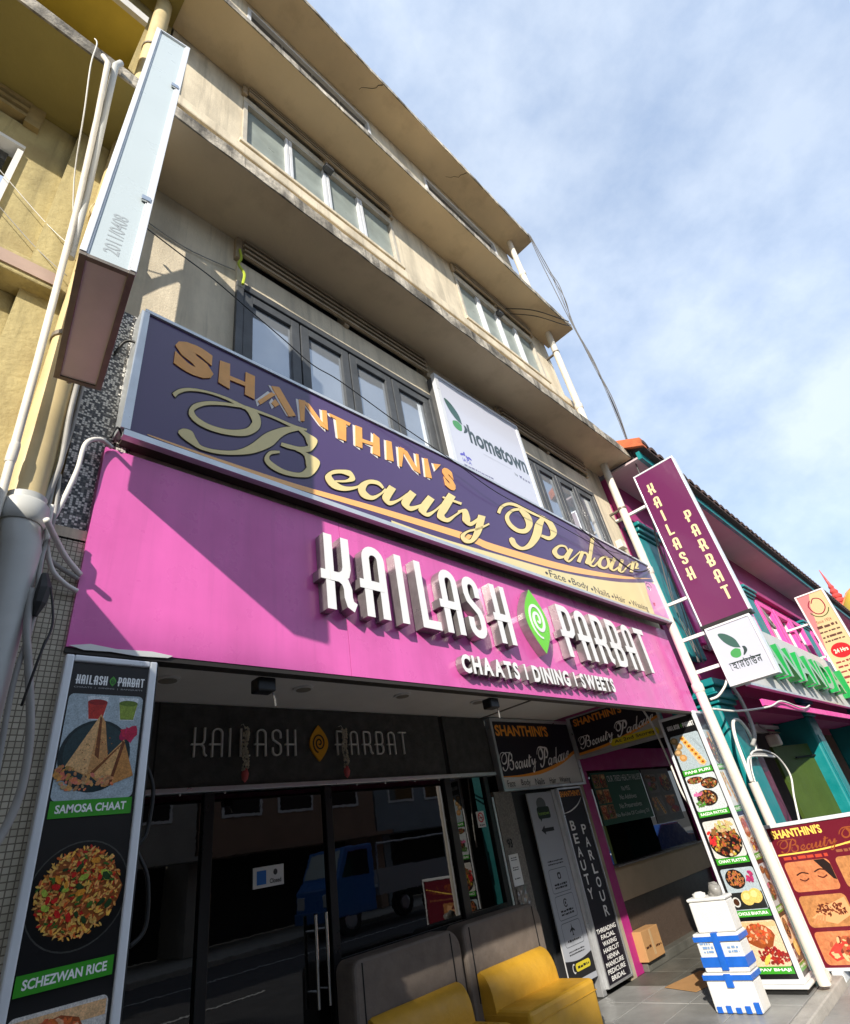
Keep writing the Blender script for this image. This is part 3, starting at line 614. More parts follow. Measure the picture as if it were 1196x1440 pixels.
letters = [([RSH[0]], []), ([], polys[0:3]), ([], polys[3:6]), ([], polys[6:9]), ([], polys[9:11]), ([], polys[11:14]), ([], polys[14:15]), ([], polys[15:18]), ([], polys[18:19]), ([], polys[19:20]), ([RSH[1]], [])]
def glyph_prism(mb, F, ch, a0, a1, b0, b1, d0, d1, off=0.0):
    vs, fs = glyphs(ch, 0, off); x0 = min(v[0] for v in vs); x1 = max(v[0] for v in vs); y0 = min(v[1] for v in vs); y1 = max(v[1] for v in vs)
    P2 = [(a0 + (v[0] - x0) / (x1 - x0) * (a1 - a0), b0 + (v[1] - y0) / (y1 - y0) * (b1 - b0)) for v in vs]; n = len(P2); o = len(mb.v)
    mb.add([F(a, b, d1) for a, b in P2] + [F(a, b, d0) for a, b in P2], fs); ed = {(f[i], f[(i + 1) % len(f)]) for f in fs for i in range(len(f))}
    for (a, b) in ed:
        if (b, a) not in ed: mb.f.append((o + a, o + a + n, o + b + n, o + b)); mb.c.append(None); mb.mi.append(0)
m_peel = M('peeled_letter_backing', (.78, .75, .72), .5, var=.1, vs=12)
for li, (rb, pl) in enumerate(letters):
    mb = MB(); mp_ = MB()
    for i, LR in enumerate(rb):
        pts = [q for lr in LR for q in lr]; glyph_prism(mb, FPU, 'S', min(p[0] for p in pts) + (.05 if li else 0), max(p[0] for p in pts) - (.03 if li else 0), min(p[1] for p in pts), max(p[1] for p in pts), .003, .008, .07)
    for i, p in enumerate(pl):
        mb.prism(FPU, p, .003, .008 + i * .0004)
        if 1 < li: mp_.prism(FPU, [(x - .022 + .006 * (k % 2), z - .012 * (k % 3)) for k, (x, z) in enumerate(p)], .0010, .0026 + i * .0003)
    lt = build('letter', mb, m_org, pu)
    if mp_.v: build('peeled_layer', mp_, m_peel, lt)
# ---- hometown light box
hb = thing('lightbox_sign', 'white hometown light-box sign with a green leaf logo standing above the purple signboard', 'sign', (4.1, 2.35, 4.58))
kh = 2.32 / 2.2
FH = lambda a, b, d=0.0: Vector((a * kh, 2.32 - d, 1.6 + (b - 1.6) * kh))
build('casing', MB().box(3.345, 4.765, 2.327, 2.44, 4.58, 5.772), M('dark_sign_casing', (.10, .10, .10), .5, var=.2, vs=6), hb)
mb = MB().box(3.325, 3.375, 2.312, 2.36, 4.58, 5.785).box(4.735, 4.782, 2.312, 2.36, 4.58, 5.785).box(3.375, 4.735, 2.312, 2.36, 5.75, 5.785)
build('frame', mb, m_alu_w, hb)
pr = MB(); G1 = srgb(56, 92, 84); G2 = srgb(72, 150, 84); DK = srgb(50, 66, 66)
def scribble(pr, F, a0, a1, b, h, d, col):
    # small print that cannot be read: uneven dashes
    a = a0
    while a < a1:
        w = random.uniform(.6, 2.4) * h; pr.flat(F, rect(a, min(a + w, a1), b + h * random.uniform(0, .15), b + h * random.uniform(.7, 1)), d, col); a += w + h * random.uniform(.25, .6)
pr.flat(FH, rect(3.20, 4.49, 4.43, 5.535), 0, srgb(204, 207, 220))
def butterfly(pr, F, cx, cz, k, d, mir=1):
    q = lambda P: [(cx + mir * a * k, cz + b * k) for a, b in P]
    c1 = catmull([(.0, .0), (-.13, .06), (-.24, .20), (-.28, .36), (-.16, .33), (-.03, .18), (.0, .0)], 5)[:-1]
    c2 = catmull([(-.02, -.02), (-.10, .02), (-.20, -.02), (-.21, -.10), (-.14, -.15), (-.05, -.13), (-.02, -.02)], 5)[:-1]
    c3 = catmull([(.03, .02), (.08, .0), (.09, -.07), (.03, -.13), (-.01, -.14), (.03, -.06), (.03, .02)], 5)[:-1]
    for c, col, dd in ((c1, G1, 0), (c2, G2, .0003), (c3, DK, .0006)): pr.flat(F, q(c), d + dd, col)
butterfly(pr, FH, 3.43, 5.02, .70, .001)
text_flat(pr, FH, 'hometown', 3.50, 4.455, 4.83, 5.07, .001, DK, .03)
pr.flat(FH, rect(3.66, 4.12, 4.765, 4.772), .001, srgb(190, 194, 205))
text_flat(pr, FH, 'by', 4.16, 4.21, 4.70, 4.745, .001, DK); pr.flat(FH, [(4.235, 4.745), (4.26, 4.70), (4.285, 4.745), (4.26, 4.735)], .001, srgb(60, 40, 110)); scribble(pr, FH, 4.29, 4.42, 4.70, .03, .001, srgb(130, 130, 150))
VI = srgb(92, 88, 190)
for k in range(4): pr.flat(FH, blob(3.30 + .035 * k, 4.60 + .02 * math.sin(k * 2), .03, .014, 8, .1, .5 + k * .8), .001 + k * .0002, VI)
text_flat(pr, FH, 'IATA', 3.295, 3.42, 4.52, 4.56, .001, VI, .01)
for k in range(2): scribble(pr, FH, 3.30, (3.72, 3.58)[k], 4.475 - k * .045, .02, .001, srgb(120, 120, 150))
scribble(pr, FH, 4.10, 4.25, 4.43, .018, .001, srgb(120, 124, 140)); text_flat(pr, FH, '+65 3105 9008', 4.10, 4.44, 4.375, 4.412, .001, DK)
build('printed_face', pr, m_print, hb)
# ---- tall projecting box sign, its narrow edge to the street
dv = Vector((.105, .69, 0)).normalized(); uv = Vector((dv.y, -dv.x, 0))
FB = Frame((.127, 1.45, 3.582), uv, (.017, 0, 1)); dl = .66
wb = thing('projecting_sign', 'tall blank white projecting box sign clipped to the yellow downpipe', 'sign', (.3, 1.9, 3.66))
fn = lambda a, b, d: FB.o + uv * a + FB.v * b + dv * (-d)
def fbx(mb, a0, a1, b0, b1, d0, d1):
    vs = [fn(a, b, d) for d in (d0, d1) for (a, b) in ((a0, b0), (a1, b0), (a1, b1), (a0, b1))]
    mb.add(vs, [(0, 3, 2, 1), (4, 5, 6, 7), (0, 1, 5, 4), (1, 2, 6, 5), (2, 3, 7, 6), (3, 0, 4, 7)]); return mb
w_ = .181; h_ = 2.30
m_under = M('grimy_sign_underside', (.74, .68, .68), .5, var=.12, vs=3)
build('face_panel', fbx(MB(), .014, w_ - .014, .016, h_ - .014, -.02, -.008), M('white_sign_panel', (.50, .57, .59), .3, var=.04, vs=2), wb)
build('face_panel', fbx(MB(), .010, .016, .03, h_ - .03, -dl + .03, -.03), m_white, wb)
build('face_panel', fbx(MB(), w_ - .016, w_ - .010, .03, h_ - .03, -dl + .03, -.03), m_white, wb)
build('underside', fbx(MB(), .024, w_ - .024, .004, .014, -dl + .02, -.02), m_under, wb)
m_brz = M('weathered_frame', (.20, .17, .14), .4, .4, var=.25, vs=12)
for a0, a1 in ((0, .024), (w_ - .024, w_)):
    build('bottom_rail', fbx(MB(), a0, a1, -.004, .014, -dl, -.002), m_brz, wb, bevel=.002)
build('bottom_rail', fbx(MB(), .024, w_ - .024, -.003, .013, -.022, -.003), m_brz, wb); build('bottom_rail', fbx(MB(), .024, w_ - .024, -.003, .013, -dl, -dl + .02), m_brz, wb)
for a0, a1 in ((-.002, .020), (.020, .026), (w_ - .020, w_ + .002), (w_ - .026, w_ - .0205)):
    build('corner_rail', fbx(MB(), a0, a1, .015, h_, -.028, .002 if a1 - a0 > .01 else -.003), m_alu_w, wb, bevel=.002)
build('back_panel', fbx(MB(), .0, w_, .015, h_, -dl, -dl + .01), m_alu_w, wb); build('top_cap', fbx(MB(), -.002, w_ + .002, h_, h_ + .01, -dl, .002), m_alu_w, wb)
for b in (.50, 1.68): build('clip', fbx(MB(), w_ - .045, w_ - .008, b, b + .035, -.006, .008), m_steel, wb, bevel=.004)
pr = MB(); vs, fs = glyphs('2011/0408', 0, .01)
pr.add([fn(.065 + (.0 - v[1]) * .075 + .05, .07 + v[0] * .062, -.0072) for v in vs], fs, srgb(158, 166, 170)); build('date_marking', pr, m_print_m, wb)
for z in (3.68, 5.5):
    build('clamp', MB().tube([(.30, 2.20, z), (.27, 2.12, z), (.25, 2.06, z)], .012, 8), m_brz, wb)
# ---- purple blade sign at the right
bs_ = thing('blade_sign', 'tall purple KAILASH PARBAT blade sign projecting on white brackets', 'sign', (7.15, 1.65, 3.4))
FK = flank(7.15)
build('casing', MB().box(7.155, 7.27, 1.375, 1.955, 3.43, 5.72), m_alu_w, bs_)
mb = MB().box(7.143, 7.275, 1.945, 1.965, 3.40, 5.73).box(7.143, 7.275, 1.365, 1.385, 3.40, 5.73).box(7.143, 7.275, 1.385, 1.945, 5.705, 5.73)
build('frame', mb, m_alu_w, bs_, bevel=.004)
build('bottom_rail', MB().box(7.14, 7.28, 1.36, 1.97, 3.385, 3.425), M('black_rail', (.02, .02, .02), .4), bs_)
pr = MB(); pr.flat(FK, rect(-1.945, -1.385, 3.425, 5.705), .006, srgb(104, 40, 84))
LC = srgb(226, 210, 160)
for i, c in enumerate('KAILASH'): deco_flat(pr, FK, -1.84 + (.02 if c == 'I' else 0), 5.335 - i * .222, .17, c, .007, LC, .070, 1.25)
for i, c in enumerate('PARBAT'): deco_flat(pr, FK, -1.555, 4.725 - i * .222, .17, c, .007, LC, .070, 1.25)
build('printed_face', pr, m_print, bs_)
for z in (5.245, 3.83): build('bracket', MB().box(7.17, 7.21, 1.965, 2.47, z - .02, z + .02), m_white, bs_, bevel=.004)
build('bracket', MB().box(7.17, 7.21, 1.965, 2.30, 3.33, 3.37), m_white, bs_)
h2 = thing('small_lightbox_sign', 'small white light-box sign with green butterfly and Bengali lettering under the purple blade', 'sign', (7.15, 1.65, 2.7))
build('casing', MB().box(7.156, 7.29, 1.41, 1.93, 2.69, 3.375), m_white, h2, bevel=.006)
mb = MB().box(7.145, 7.30, 1.915, 1.94, 2.68, 3.382).box(7.145, 7.30, 1.40, 1.425, 2.68, 3.382).box(7.145, 7.30, 1.425, 1.915, 3.357, 3.382).box(7.145, 7.30, 1.425, 1.915, 2.68, 2.705)
build('frame', mb, m_alu_w, h2, bevel=.003)
pr = MB(); pr.flat(FK, rect(-1.915, -1.425, 2.705, 3.357), -.0045, srgb(188, 194, 206)); butterfly(pr, FK, -1.65, 3.05, .62, -.004)
ax = -1.845
for gch, gw, (g0, g1) in (('\u09c7', .020, (0, 1)), ('\u09b9', .052, (0, 1)), ('\u09be', .016, (0, 1)), ('\u09ae', .052, (0, 1)), ('\u099f', .048, (0, 1.28)), ('\u09be', .016, (0, 1)), ('\u0989', .055, (0, 1.3)), ('\u09a8', .052, (0, 1))):
    text_flat(pr, FK, gch, ax, ax + gw, 2.835, 2.835 + .082 * g1, -.004, srgb(28, 44, 40), .02); ax += gw + .006
pr.flat(FK, rect(-1.85, ax, 2.911, 2.921), -.0036, srgb(28, 44, 40))
build('printed_face', pr, m_print, h2)
build('bracket', MB().box(7.19, 7.22, 1.94, 2.30, 2.93, 2.97), m_white, h2)
# ================================================================ lit menu boxes with food pictures
DARK = (.008, .008, .009); GRN = srgb(58, 150, 40); WH = (.85, .85, .83)
def scatter(pr, F, cx, cz, rx, rz, n, cols, d, smin, smax, elong=1.8):
    for i in range(n):
        t = random.uniform(0, 6.283); r = math.sqrt(random.random()); s = random.uniform(smin, smax)
        pr.flat(F, blob(cx + rx * r * math.cos(t), cz + rz * r * math.sin(t), s * elong, s, 6, .25), d + i * .000006, random.choice(cols))
def vary(c, n=6, k=.35): return [tuple(min(1, x * random.uniform(1 - k, 1 + k)) for x in c) for _ in range(n)]
RICE = vary(srgb(246, 176, 92), 8, .25) + vary(srgb(214, 116, 54), 4) + [srgb(60, 110, 40), srgb(200, 40, 34), srgb(240, 190, 90)]
CURRY = vary(srgb(176, 70, 34), 7) + vary(srgb(120, 42, 26), 4) + [srgb(226, 160, 80)]
CHAAT = vary(srgb(160, 104, 52), 9) + vary(srgb(84, 50, 28), 6) + [srgb(82, 104, 48), srgb(150, 58, 44), srgb(206, 186, 150)]
PALE = srgb(172, 186, 192)
def dish(pr, F, a0, a1, b0, b1, bg, d, kind):
    pr = getattr(pr, 'food', pr); w = a1 - a0; h = b1 - b0; X = lambda t: a0 + w * t; Z = lambda t: b0 + h * t
    pr.flat(F, rrect(a0, a1, b0, b1, min(w, h) * .07), d, bg)
    d += .0004
    if kind == 'samosa':
        pr.flat(F, ellipse(X(.45), Z(.40), w * .66 / 1.45, h * .34, 30), d, srgb(24, 44, 48)); pr.flat(F, ellipse(X(.45), Z(.43), w * .40, h * .28, 30), d + .0001, srgb(38, 62, 66))
        for (cx, c1, c2) in ((.38, srgb(190, 50, 40), srgb(150, 30, 30)), (.80, srgb(140, 160, 60), srgb(96, 120, 36))):
            pr.flat(F, [(X(cx - .14), Z(.98)), (X(cx - .10), Z(.74)), (X(cx + .10), Z(.74)), (X(cx + .14), Z(.98))], d + .0002, srgb(214, 220, 222)); pr.flat(F, [(X(cx - .13), Z(.92)), (X(cx - .09), Z(.75)), (X(cx + .09), Z(.75)), (X(cx + .13), Z(.92))], d + .0003, c1)
            pr.flat(F, ellipse(X(cx), Z(.92), w * .13, h * .03), d + .0004, c2)
        for k in range(4): pr.flat(F, blob(X(.80 + .03 * k), Z(.60 + .02 * (k % 2)), w * .10, h * .05, 9), d + .0005 + k * .00005, vary(srgb(176, 30, 80), 1)[0])
        def tri(P, c): pr.flat(F, [(X(a), Z(b)) for a, b in P], tri.d, c); tri.d += .00005
        tri.d = d + .001
        tri([(.10, .30), (.45, .80), (.52, .72), (.62, .36), (.40, .20)], srgb(206, 150, 92)); tri([(.10, .30), (.45, .80), (.38, .22)], srgb(226, 178, 120)); tri([(.44, .78), (.47, .76), (.50, .36), (.44, .40)], srgb(120, 66, 30))
        tri([(.40, .22), (.80, .55), (.98, .20), (.62, .10)], srgb(196, 136, 74)); tri([(.40, .22), (.80, .55), (.68, .12)], srgb(222, 170, 108)); tri([(.78, .54), (.82, .52), (.70, .12), (.66, .12)], srgb(112, 58, 26)); tri([(.42, .24), (.80, .53), (.78, .50), (.44, .21)], srgb(130, 74, 34))
        scatter(pr, F, X(.42), Z(.15), w * .36, h * .07, 60, vary(srgb(206, 150, 96), 6), d + .0014, w * .012, w * .03, 1.5)
        scatter(pr, F, X(.12), Z(.24), w * .13, h * .07, 30, vary(srgb(190, 130, 80), 6), d + .0016, w * .012, w * .03, 1.5)
        scatter(pr, F, X(.5), Z(.38), w * .30, h * .2, 40, vary(srgb(160, 96, 50), 5), d + .0018, w * .004, w * .010, 1.2)
    elif kind == 'rice':
        pr.flat(F, ellipse(X(.5), Z(.5), w * .56, h * .53, 36), d, srgb(70, 70, 66)); pr.flat(F, ellipse(X(.5), Z(.5), w * .545, h * .515, 36), d + .0001, srgb(12, 12, 13))
        pr.flat(F, blob(X(.5), Z(.52), w * .46, h * .42, 20, .08, 0), d + .0002, srgb(150, 82, 36))
        scatter(pr, F, X(.5), Z(.52), w * .46, h * .44, 620, RICE, d + .0004, w * .008, w * .016, 2.6)
        scatter(pr, F, X(.5), Z(.52), w * .42, h * .40, 34, [srgb(70, 110, 40), srgb(210, 40, 34), srgb(228, 150, 50), srgb(40, 70, 34), srgb(170, 190, 70)], d + .0045, w * .02, w * .035, 1.8)
    elif kind == 'puri':
        for k in range(4): pr.flat(F, ellipse(X(.10 + .10 * (k % 2)), Z(.86 - .17 * k), w * .13, h * .10, 16), d + k * .0001, vary(srgb(190, 140, 86), 1)[0]); pr.flat(F, ellipse(X(.10 + .10 * (k % 2)), Z(.87 - .17 * k), w * .07, h * .05, 12), d + .0005 + k * .0001, srgb(214, 172, 120))
        pr.flat(F, [(X(.30), Z(.93)), (X(.46), Z(.97)), (X(.92), Z(.12)), (X(.80), Z(.03)), (X(.66), Z(.08))], d + .001, srgb(214, 190, 160))
        for k in range(7):
            t = k / 6; pr.flat(F, ellipse(X(lerp(.40, .79, t)), Z(lerp(.88, .14, t)), w * .085, h * .065, 14), d + .0012 + k * .0001, srgb(222, 168, 70)); pr.flat(F, ellipse(X(lerp(.40, .79, t)), Z(lerp(.88, .14, t)), w * .04, h * .03, 10), d + .0022 + k * .0001, srgb(160, 70, 30))
        for k in range(2): strip_flat(pr, F, ribbon([(X(.70 + .06 * k), Z(.86)), (X(.92 + .03 * k), Z(.50))], w * .015), d + .001, srgb(150, 160, 165))
    elif kind == 'ragda':
        for (cx, cz, rx, rz) in ((.30, .86, .28, .10), (.72, .72, .28, .16), (.48, .34, .34, .22)):
            pr.flat(F, ellipse(X(cx), Z(cz), w * rx, h * rz, 22), d, srgb(46, 34, 30)); scatter(pr, F, X(cx), Z(cz), w * rx * .85, h * rz * .8, 70, CHAAT, d + .0004, w * .012, w * .035, 1.4); d += .001
        scatter(pr, F, X(.22), Z(.48), w * .12, h * .06, 14, vary(srgb(206, 110, 150), 4), d, w * .02, w * .04); scatter(pr, F, X(.2), Z(.2), w * .14, h * .07, 14, vary(srgb(80, 130, 60), 4), d + .0003, w * .02, w * .04)
    elif kind == 'platter':
        pr.flat(F, ellipse(X(.5), Z(.40), w * .50, h * .40, 26), d, srgb(30, 26, 24)); scatter(pr, F, X(.52), Z(.45), w * .46, h * .40, 190, CHAAT + [srgb(190, 170, 60)], d + .0004, w * .015, w * .05, 1.3)
        scatter(pr, F, X(.6), Z(.80), w * .28, h * .14, 40, vary(srgb(214, 180, 120), 6, .25), d + .002, w * .02, w * .05); scatter(pr, F, X(.14), Z(.55), w * .10, h * .2, 16, vary(srgb(196, 50, 50), 4), d + .003, w * .02, w * .05)
    elif kind == 'bhatura':
        pr.flat(F, rect(X(.02), X(.98), Z(.02), Z(.42)), d, srgb(34, 36, 36))
        pr.flat(F, ellipse(X(.36), Z(.74), w * .29, h * .24, 22), d + .0003, srgb(30, 26, 24)); scatter(pr, F, X(.36), Z(.75), w * .24, h * .2, 90, vary(srgb(176, 116, 60), 7), d + .0005, w * .018, w * .03, 1.1)
        scatter(pr, F, X(.82), Z(.78), w * .12, h * .10, 14, vary(srgb(170, 50, 100), 4), d + .0012, w * .02, w * .05)
        for cx, cz in ((.52, .28), (.76, .32)): pr.flat(F, ellipse(X(cx), Z(cz), w * .20, h * .17, 20, .4), d + .0015 + cx * .0001, srgb(222, 190, 104)); pr.flat(F, ellipse(X(cx - .03), Z(cz + .04), w * .10, h * .08, 14, .4), d + .0018 + cx * .0001, srgb(240, 216, 140))
        pr.flat(F, ellipse(X(.14), Z(.20), w * .12, h * .12, 16), d + .002, srgb(206, 206, 200)); pr.flat(F, ellipse(X(.14), Z(.20), w * .085, h * .085, 16), d + .0022, srgb(70, 40, 24))
    elif kind == 'bhaji':
        pr.flat(F, blob(X(.42), Z(.66), w * .42, h * .28, 14, .1, 0), d + .0002, srgb(150, 74, 34)); scatter(pr, F, X(.42), Z(.72), w * .36, h * .2, 120, vary(srgb(196, 96, 50), 6) + [srgb(226, 170, 130)], d + .0004, w * .015, w * .045, 1.6)
        scatter(pr, F, X(.62), Z(.22), w * .40, h * .18, 130, vary(srgb(150, 40, 34), 7), d + .0014, w * .015, w * .04, 1.4); pr.flat(F, blob(X(.40), Z(.14), w * .16, h * .06, 9), d + .0032, srgb(236, 196, 90))
        pr.flat(F, rect(X(.02), X(.98), Z(.86), Z(.97)), d + .00005, srgb(226, 180, 130))
def band(pr, F, a0, a1, b0, b1, text, d):
    pr.flat(F, rect(a0, a1, b0, b1), d, GRN); h = b1 - b0
    text_flat(pr, F, text, a0 + (a1 - a0) * .07, a1 - (a1 - a0) * .07, b0 + h * .26, b1 - h * .24, d + .0003, WH, .03)
lp = thing('menu_lightbox', 'silver-framed upright menu light-box with samosa chaat and schezwan rice beside the glass shopfront', 'light box', (.71, 2.4, .05))
FL = facade(2.37); a0, a1, b0, b1 = .541, .885, .10, 2.478
build('casing', MB().box(a0 + .004, a1 + .012, 2.385, 2.52, b0, b1 - .004), M('black_sign_casing', (.02, .02, .02), .5), lp)
for (c0, c1, e0, e1) in ((a0, a0 + .03, b0, b1), (a1 - .03, a1, b0, b1), (a0 + .03, a1 - .03, b1 - .026, b1), (a0 + .03, a1 - .03, b0, b0 + .03)):
    build('frame_rail', MB().box(c0, c1, 2.362, 2.40, e0, e1), m_alu_w, lp, bevel=.006)
pr = MB(); pr.food = MB(); pr.flat(FL, rect(a0 + .03, a1 - .03, b0 + .03, b1 - .026), -.004, DARK)
x = .592
x = deco_word(pr, FL, x, 2.368, .036, 'KAILASH', .0172, -.003, WH, .075, 1.0); pr.flat(FL, leaf(.722, 2.386, .024, .04), -.003, srgb(70, 150, 50)); strip_flat(pr, FL, ribbon(spiral(.722, 2.386, .008, .011, 2), .003), -.0026, (.02, .06, .02))
deco_word(pr, FL, .742, 2.368, .036, 'PARBAT', .0172, -.003, WH, .075, 1.0); text_flat(pr, FL, 'CHAATS  |  DINING  |  BANQUETS', .588, .838, 2.352, 2.359, -.003, (.4, .4, .4))
dish(pr, FL, .578, .845, 1.962, 2.331, PALE, -.003, 'samosa'); band(pr, FL, .579, .845, 1.908, 1.962, 'SAMOSA CHAAT', .0)
dish(pr, FL, .575, .850, 1.535, 1.825, DARK, -.003, 'rice'); band(pr, FL, .575, .844, 1.445, 1.496, 'SCHEZWAN RICE', .004)
dish(pr, FL, .575, .844, 1.05, 1.398, srgb(214, 208, 200), -.003, 'bhaji')
build('food_pictures', pr.food, m_food, build('printed_menu', pr, m_print, lp), kind='stuff')
rl = thing('menu_lightbox', 'upright menu light-box with pani puri to pav bhaji pictures standing beside the foam boxes', 'light box', (7.05, 2.6, .05))
FR = flank(6.9); y0, y1, b0, b1 = 2.36, 2.80, .075, 2.52
build('casing', MB().box(6.915, 7.21, y0 + .012, y1 - .004, b0, b1 - .004), M('black_sign_casing', (.02, .02, .02), .5), rl)
for (c0, c1, e0, e1) in ((y0, y0 + .035, b0, b1), (y1 - .03, y1, b0, b1), (y0 + .035, y1 - .03, b1 - .03, b1), (y0 + .035, y1 - .03, b0, b0 + .035)):
    build('frame_rail', MB().box(6.892, 6.93, c0, c1, e0, e1), m_alu_w, rl, bevel=.006)
for (c0, c1, e0, e1) in ((6.931, 6.955, b0, b1), (7.19, 7.215, b0, b1), (6.955, 7.19, b1 - .03, b1), (6.955, 7.19, b0, b0 + .035)):
    build('frame_rail', MB().box(c0, c1, y0, y0 + .03, e0, e1), m_alu_w, rl, bevel=.005)
build('base', MB().box(6.86, 7.22, y0 - .03, y1 + .0, .045, .073), m_white, rl, bevel=.01); build('plinth', MB().box(6.90, 7.20, y0 + .01, y1 - .02, 0, .044), M('black_plinth', (.012, .012, .012), .4), rl)
pr = MB(); pr.food = MB(); pr.flat(FR, rect(-y1 + .03, -y0 - .035, b0 + .035, b1 - .03), -.010, DARK)
u0, u1 = -2.742, -2.408
deco_word(pr, FR, u0 + .01, 2.375, .05, 'KAILASH', .0225, -.009, WH, .075, .95); deco_word(pr, FR, -2.545, 2.375, .05, 'PARBAT', .0225, -.009, WH, .075, .95); pr.flat(FR, leaf(-2.562, 2.40, .026, .05), -.009, srgb(70, 150, 50))
menu = (('puri', 'PANI PURI', 1.945, 2.31, 1.890, PALE), ('ragda', 'RAGDA PATTICE', 1.53, 1.883, 1.475, srgb(206, 212, 214)), ('platter', 'CHAAT PLATTER', 1.092, 1.435, 1.036, srgb(214, 210, 204)), ('bhatura', 'CHOLE BHATURA', .645, .998, .592, PALE), ('bhaji', 'PAV BHAJI', .205, .558, .150, srgb(226, 196, 160)))
for kind, nm, z0, z1, zb, bg in menu: dish(pr, FR, u0, u1, z0, z1, bg, -.009, kind); band(pr, FR, u0, u1, zb, z0, nm, -.004)
FS = facade(y0); pr.flat(FS, rect(6.955, 7.19, b0 + .035, b1 - .03), -.010, DARK)
for (kind, nm, z0, z1, zb, bg), k2 in zip(menu, ('platter', 'puri', 'bhaji', 'ragda', 'bhatura')): dish(pr, FS, 6.965, 7.18, z0, z1, bg, -.009, k2); band(pr, FS, 6.965, 7.18, zb, z0, nm, -.004)
build('food_pictures', pr.food, m_food, build('printed_menu', pr, m_print, rl), kind='stuff')
# ================================================================ inside the walkway
# restaurant name on the slate
ns = thing('name_lettering', 'thin silver KAILASH PARBAT lettering with amber leaf on the dark slate fascia', 'sign', (3.1, FP - .03, 2.5))
FN = facade(FP - .02); m_sil = M('pale_silver_letter', (.72, .71, .66), .45, .1)
def thin_letters(word, x, pitch):
    for c in word:
        mb = MB()
        for i, p in enumerate(deco(c, .03)): mb.strip(FN, [((x + l[0] * .50, 2.525 + l[1] * .44), (x + r[0] * .50, 2.525 + r[1] * .44)) for l, r in ribbon(p, .026)], .002, .02 + i * .0008)
        build('letter', mb, m_sil, ns); x += pitch * (.66 if c == 'I' else 1)
thin_letters('KAILASH', 1.985, .148); thin_letters('PARBAT', 3.365, .163)
lf = build('leaf_emblem', MB().prism(FN, leaf(3.162, 2.63, .20, .315), .002, .02), M('amber_emblem', srgb(226, 160, 30), .4), ns)
build('spiral', MB().strip(FN, ribbon(spiral(3.162, 2.63, .072, .085, 2.3, 60, 2.6), .013), .021, .024), M('amber_dark', (.03, .02, .01), .5), lf)
for i, (x, z0, z1) in enumerate(((2.39, 2.32, 2.755), (3.408, 2.315, 2.765))):
    g = thing('flower_garland', ('jasmine garland with pink tip hanging over the letter L of the slate fascia', 'jasmine garland with pink tip hanging beside the amber leaf on the slate fascia')[i], 'garland', (x, 4.35, z0), 'jasmine garlands over the shop door')
    mb = MB()
    for k in range(120):
        t = random.random(); a = random.uniform(0, 6.28); c = Vector((x + .020 * math.cos(a) + .008 * math.sin(t * 9), 4.35 + .020 * math.sin(a), lerp(z0 + .09, z1 - .02, t))); r = .011
        mb.add([c + Vector((r, 0, 0)), c + Vector((0, r, 0)), c + Vector((-r, 0, 0)), c + Vector((0, -r, 0)), c + Vector((0, 0, r * 1.2)), c + Vector((0, 0, -r * 1.2))], [(0, 1, 4), (1, 2, 4), (2, 3, 4), (3, 0, 4), (1, 0, 5), (2, 1, 5), (3, 2, 5), (0, 3, 5)])
    build('jasmine_buds', mb, M('jasmine_petal', (.60, .53, .40), .7, var=.2, vs=40), g, kind='stuff')
    build('pink_tip', MB().tube([(x, 4.35, z0 + .10), (x, 4.35, z0 + .06), (x, 4.35, z0 + .02), (x, 4.35, z0)], [.016, .030, .022, .003], 10), M('pink_rose', srgb(206, 96, 96), .6), g, smooth=True)
    build('thread', MB().tube([(x, 4.35, z1 - .03), (x, 4.39, z1 + .02), (x, 4.44, z1 + .02)], .002, 5), m_cable_w, g)
# ---- boards of the beauty parlour
def parlour_print(pr, F, a0, a1, b0, b1, d, bg, tcol, scol, scol2, k_top=.30, z_s=.62, sweep=True):
    """small version of the sign: orange SHANTHINI'S, white script, orange swoosh"""
    w = a1 - a0; h = b1 - b0
    pr.flat(F, rect(a0, a1, b0, b1), d, bg)
def shan(pr, F, a0, a1, b0, b1, d, col, rise=0.0):
    text_flat(pr, F, "SHANTHINI'S", a0, a1, b0, b1, d, col, .035, slope=rise)
def script(pr, F, a0, b0, sx, sz, d, col, rise=0.0, upto=None):
    """the hand-written words, placed with the baseline rising by 'rise' over the length"""
    wds = (RS[:14], RS[14:]); amax = 5.95
    for ww in wds:
        for i, LR in enumerate(ww):
            # take out the perspective slope of the big sign: base line falls with length there
            m = lambda p: (a0 + (p[0] - .18) * sx, b0 + (p[1] - 3.66 - .085 * p[0]) * sz + rise * (p[0] - .18) / amax)
            strip_flat(pr, F, [(m(l), m(r)) for l, r in LR], d + i * .00004, col)
b1_ = thing('parlour_board', "black and white SHANTHINI'S Beauty Parlour board above the narrow doorway", 'sign', (6.6, 4.38, 2.1))
FB1 = facade(4.375)
build('board', MB().box(5.70, 7.545, 4.382, 4.44, 2.10, 2.915), M('grey_board_edge', (.30, .29, .27), .5), b1_)
build('frame', MB().box(5.69, 5.73, 4.36, 4.445, 2.09, 2.925).box(7.50, 7.56, 4.36, 4.445, 2.09, 2.925).box(5.73, 7.50, 4.36, 4.445, 2.885, 2.925).box(5.73, 7.50, 4.36, 4.445, 2.09, 2.115), m_alu, b1_)
pr = MB(); NAVY = srgb(24, 14, 30); OR2 = srgb(244, 156, 50); SILV = srgb(236, 232, 230)
pr.flat(FB1, rect(5.73, 7.50, 2.115, 2.885), -.005, srgb(222, 220, 214))
cv = catmull([(5.73, 2.24), (6.1, 2.245), (6.6, 2.29), (7.1, 2.39), (7.50, 2.52)], 6)
strip_flat(pr, FB1, [((a, 2.885), (a, b)) for a, b in cv], -.003, NAVY)
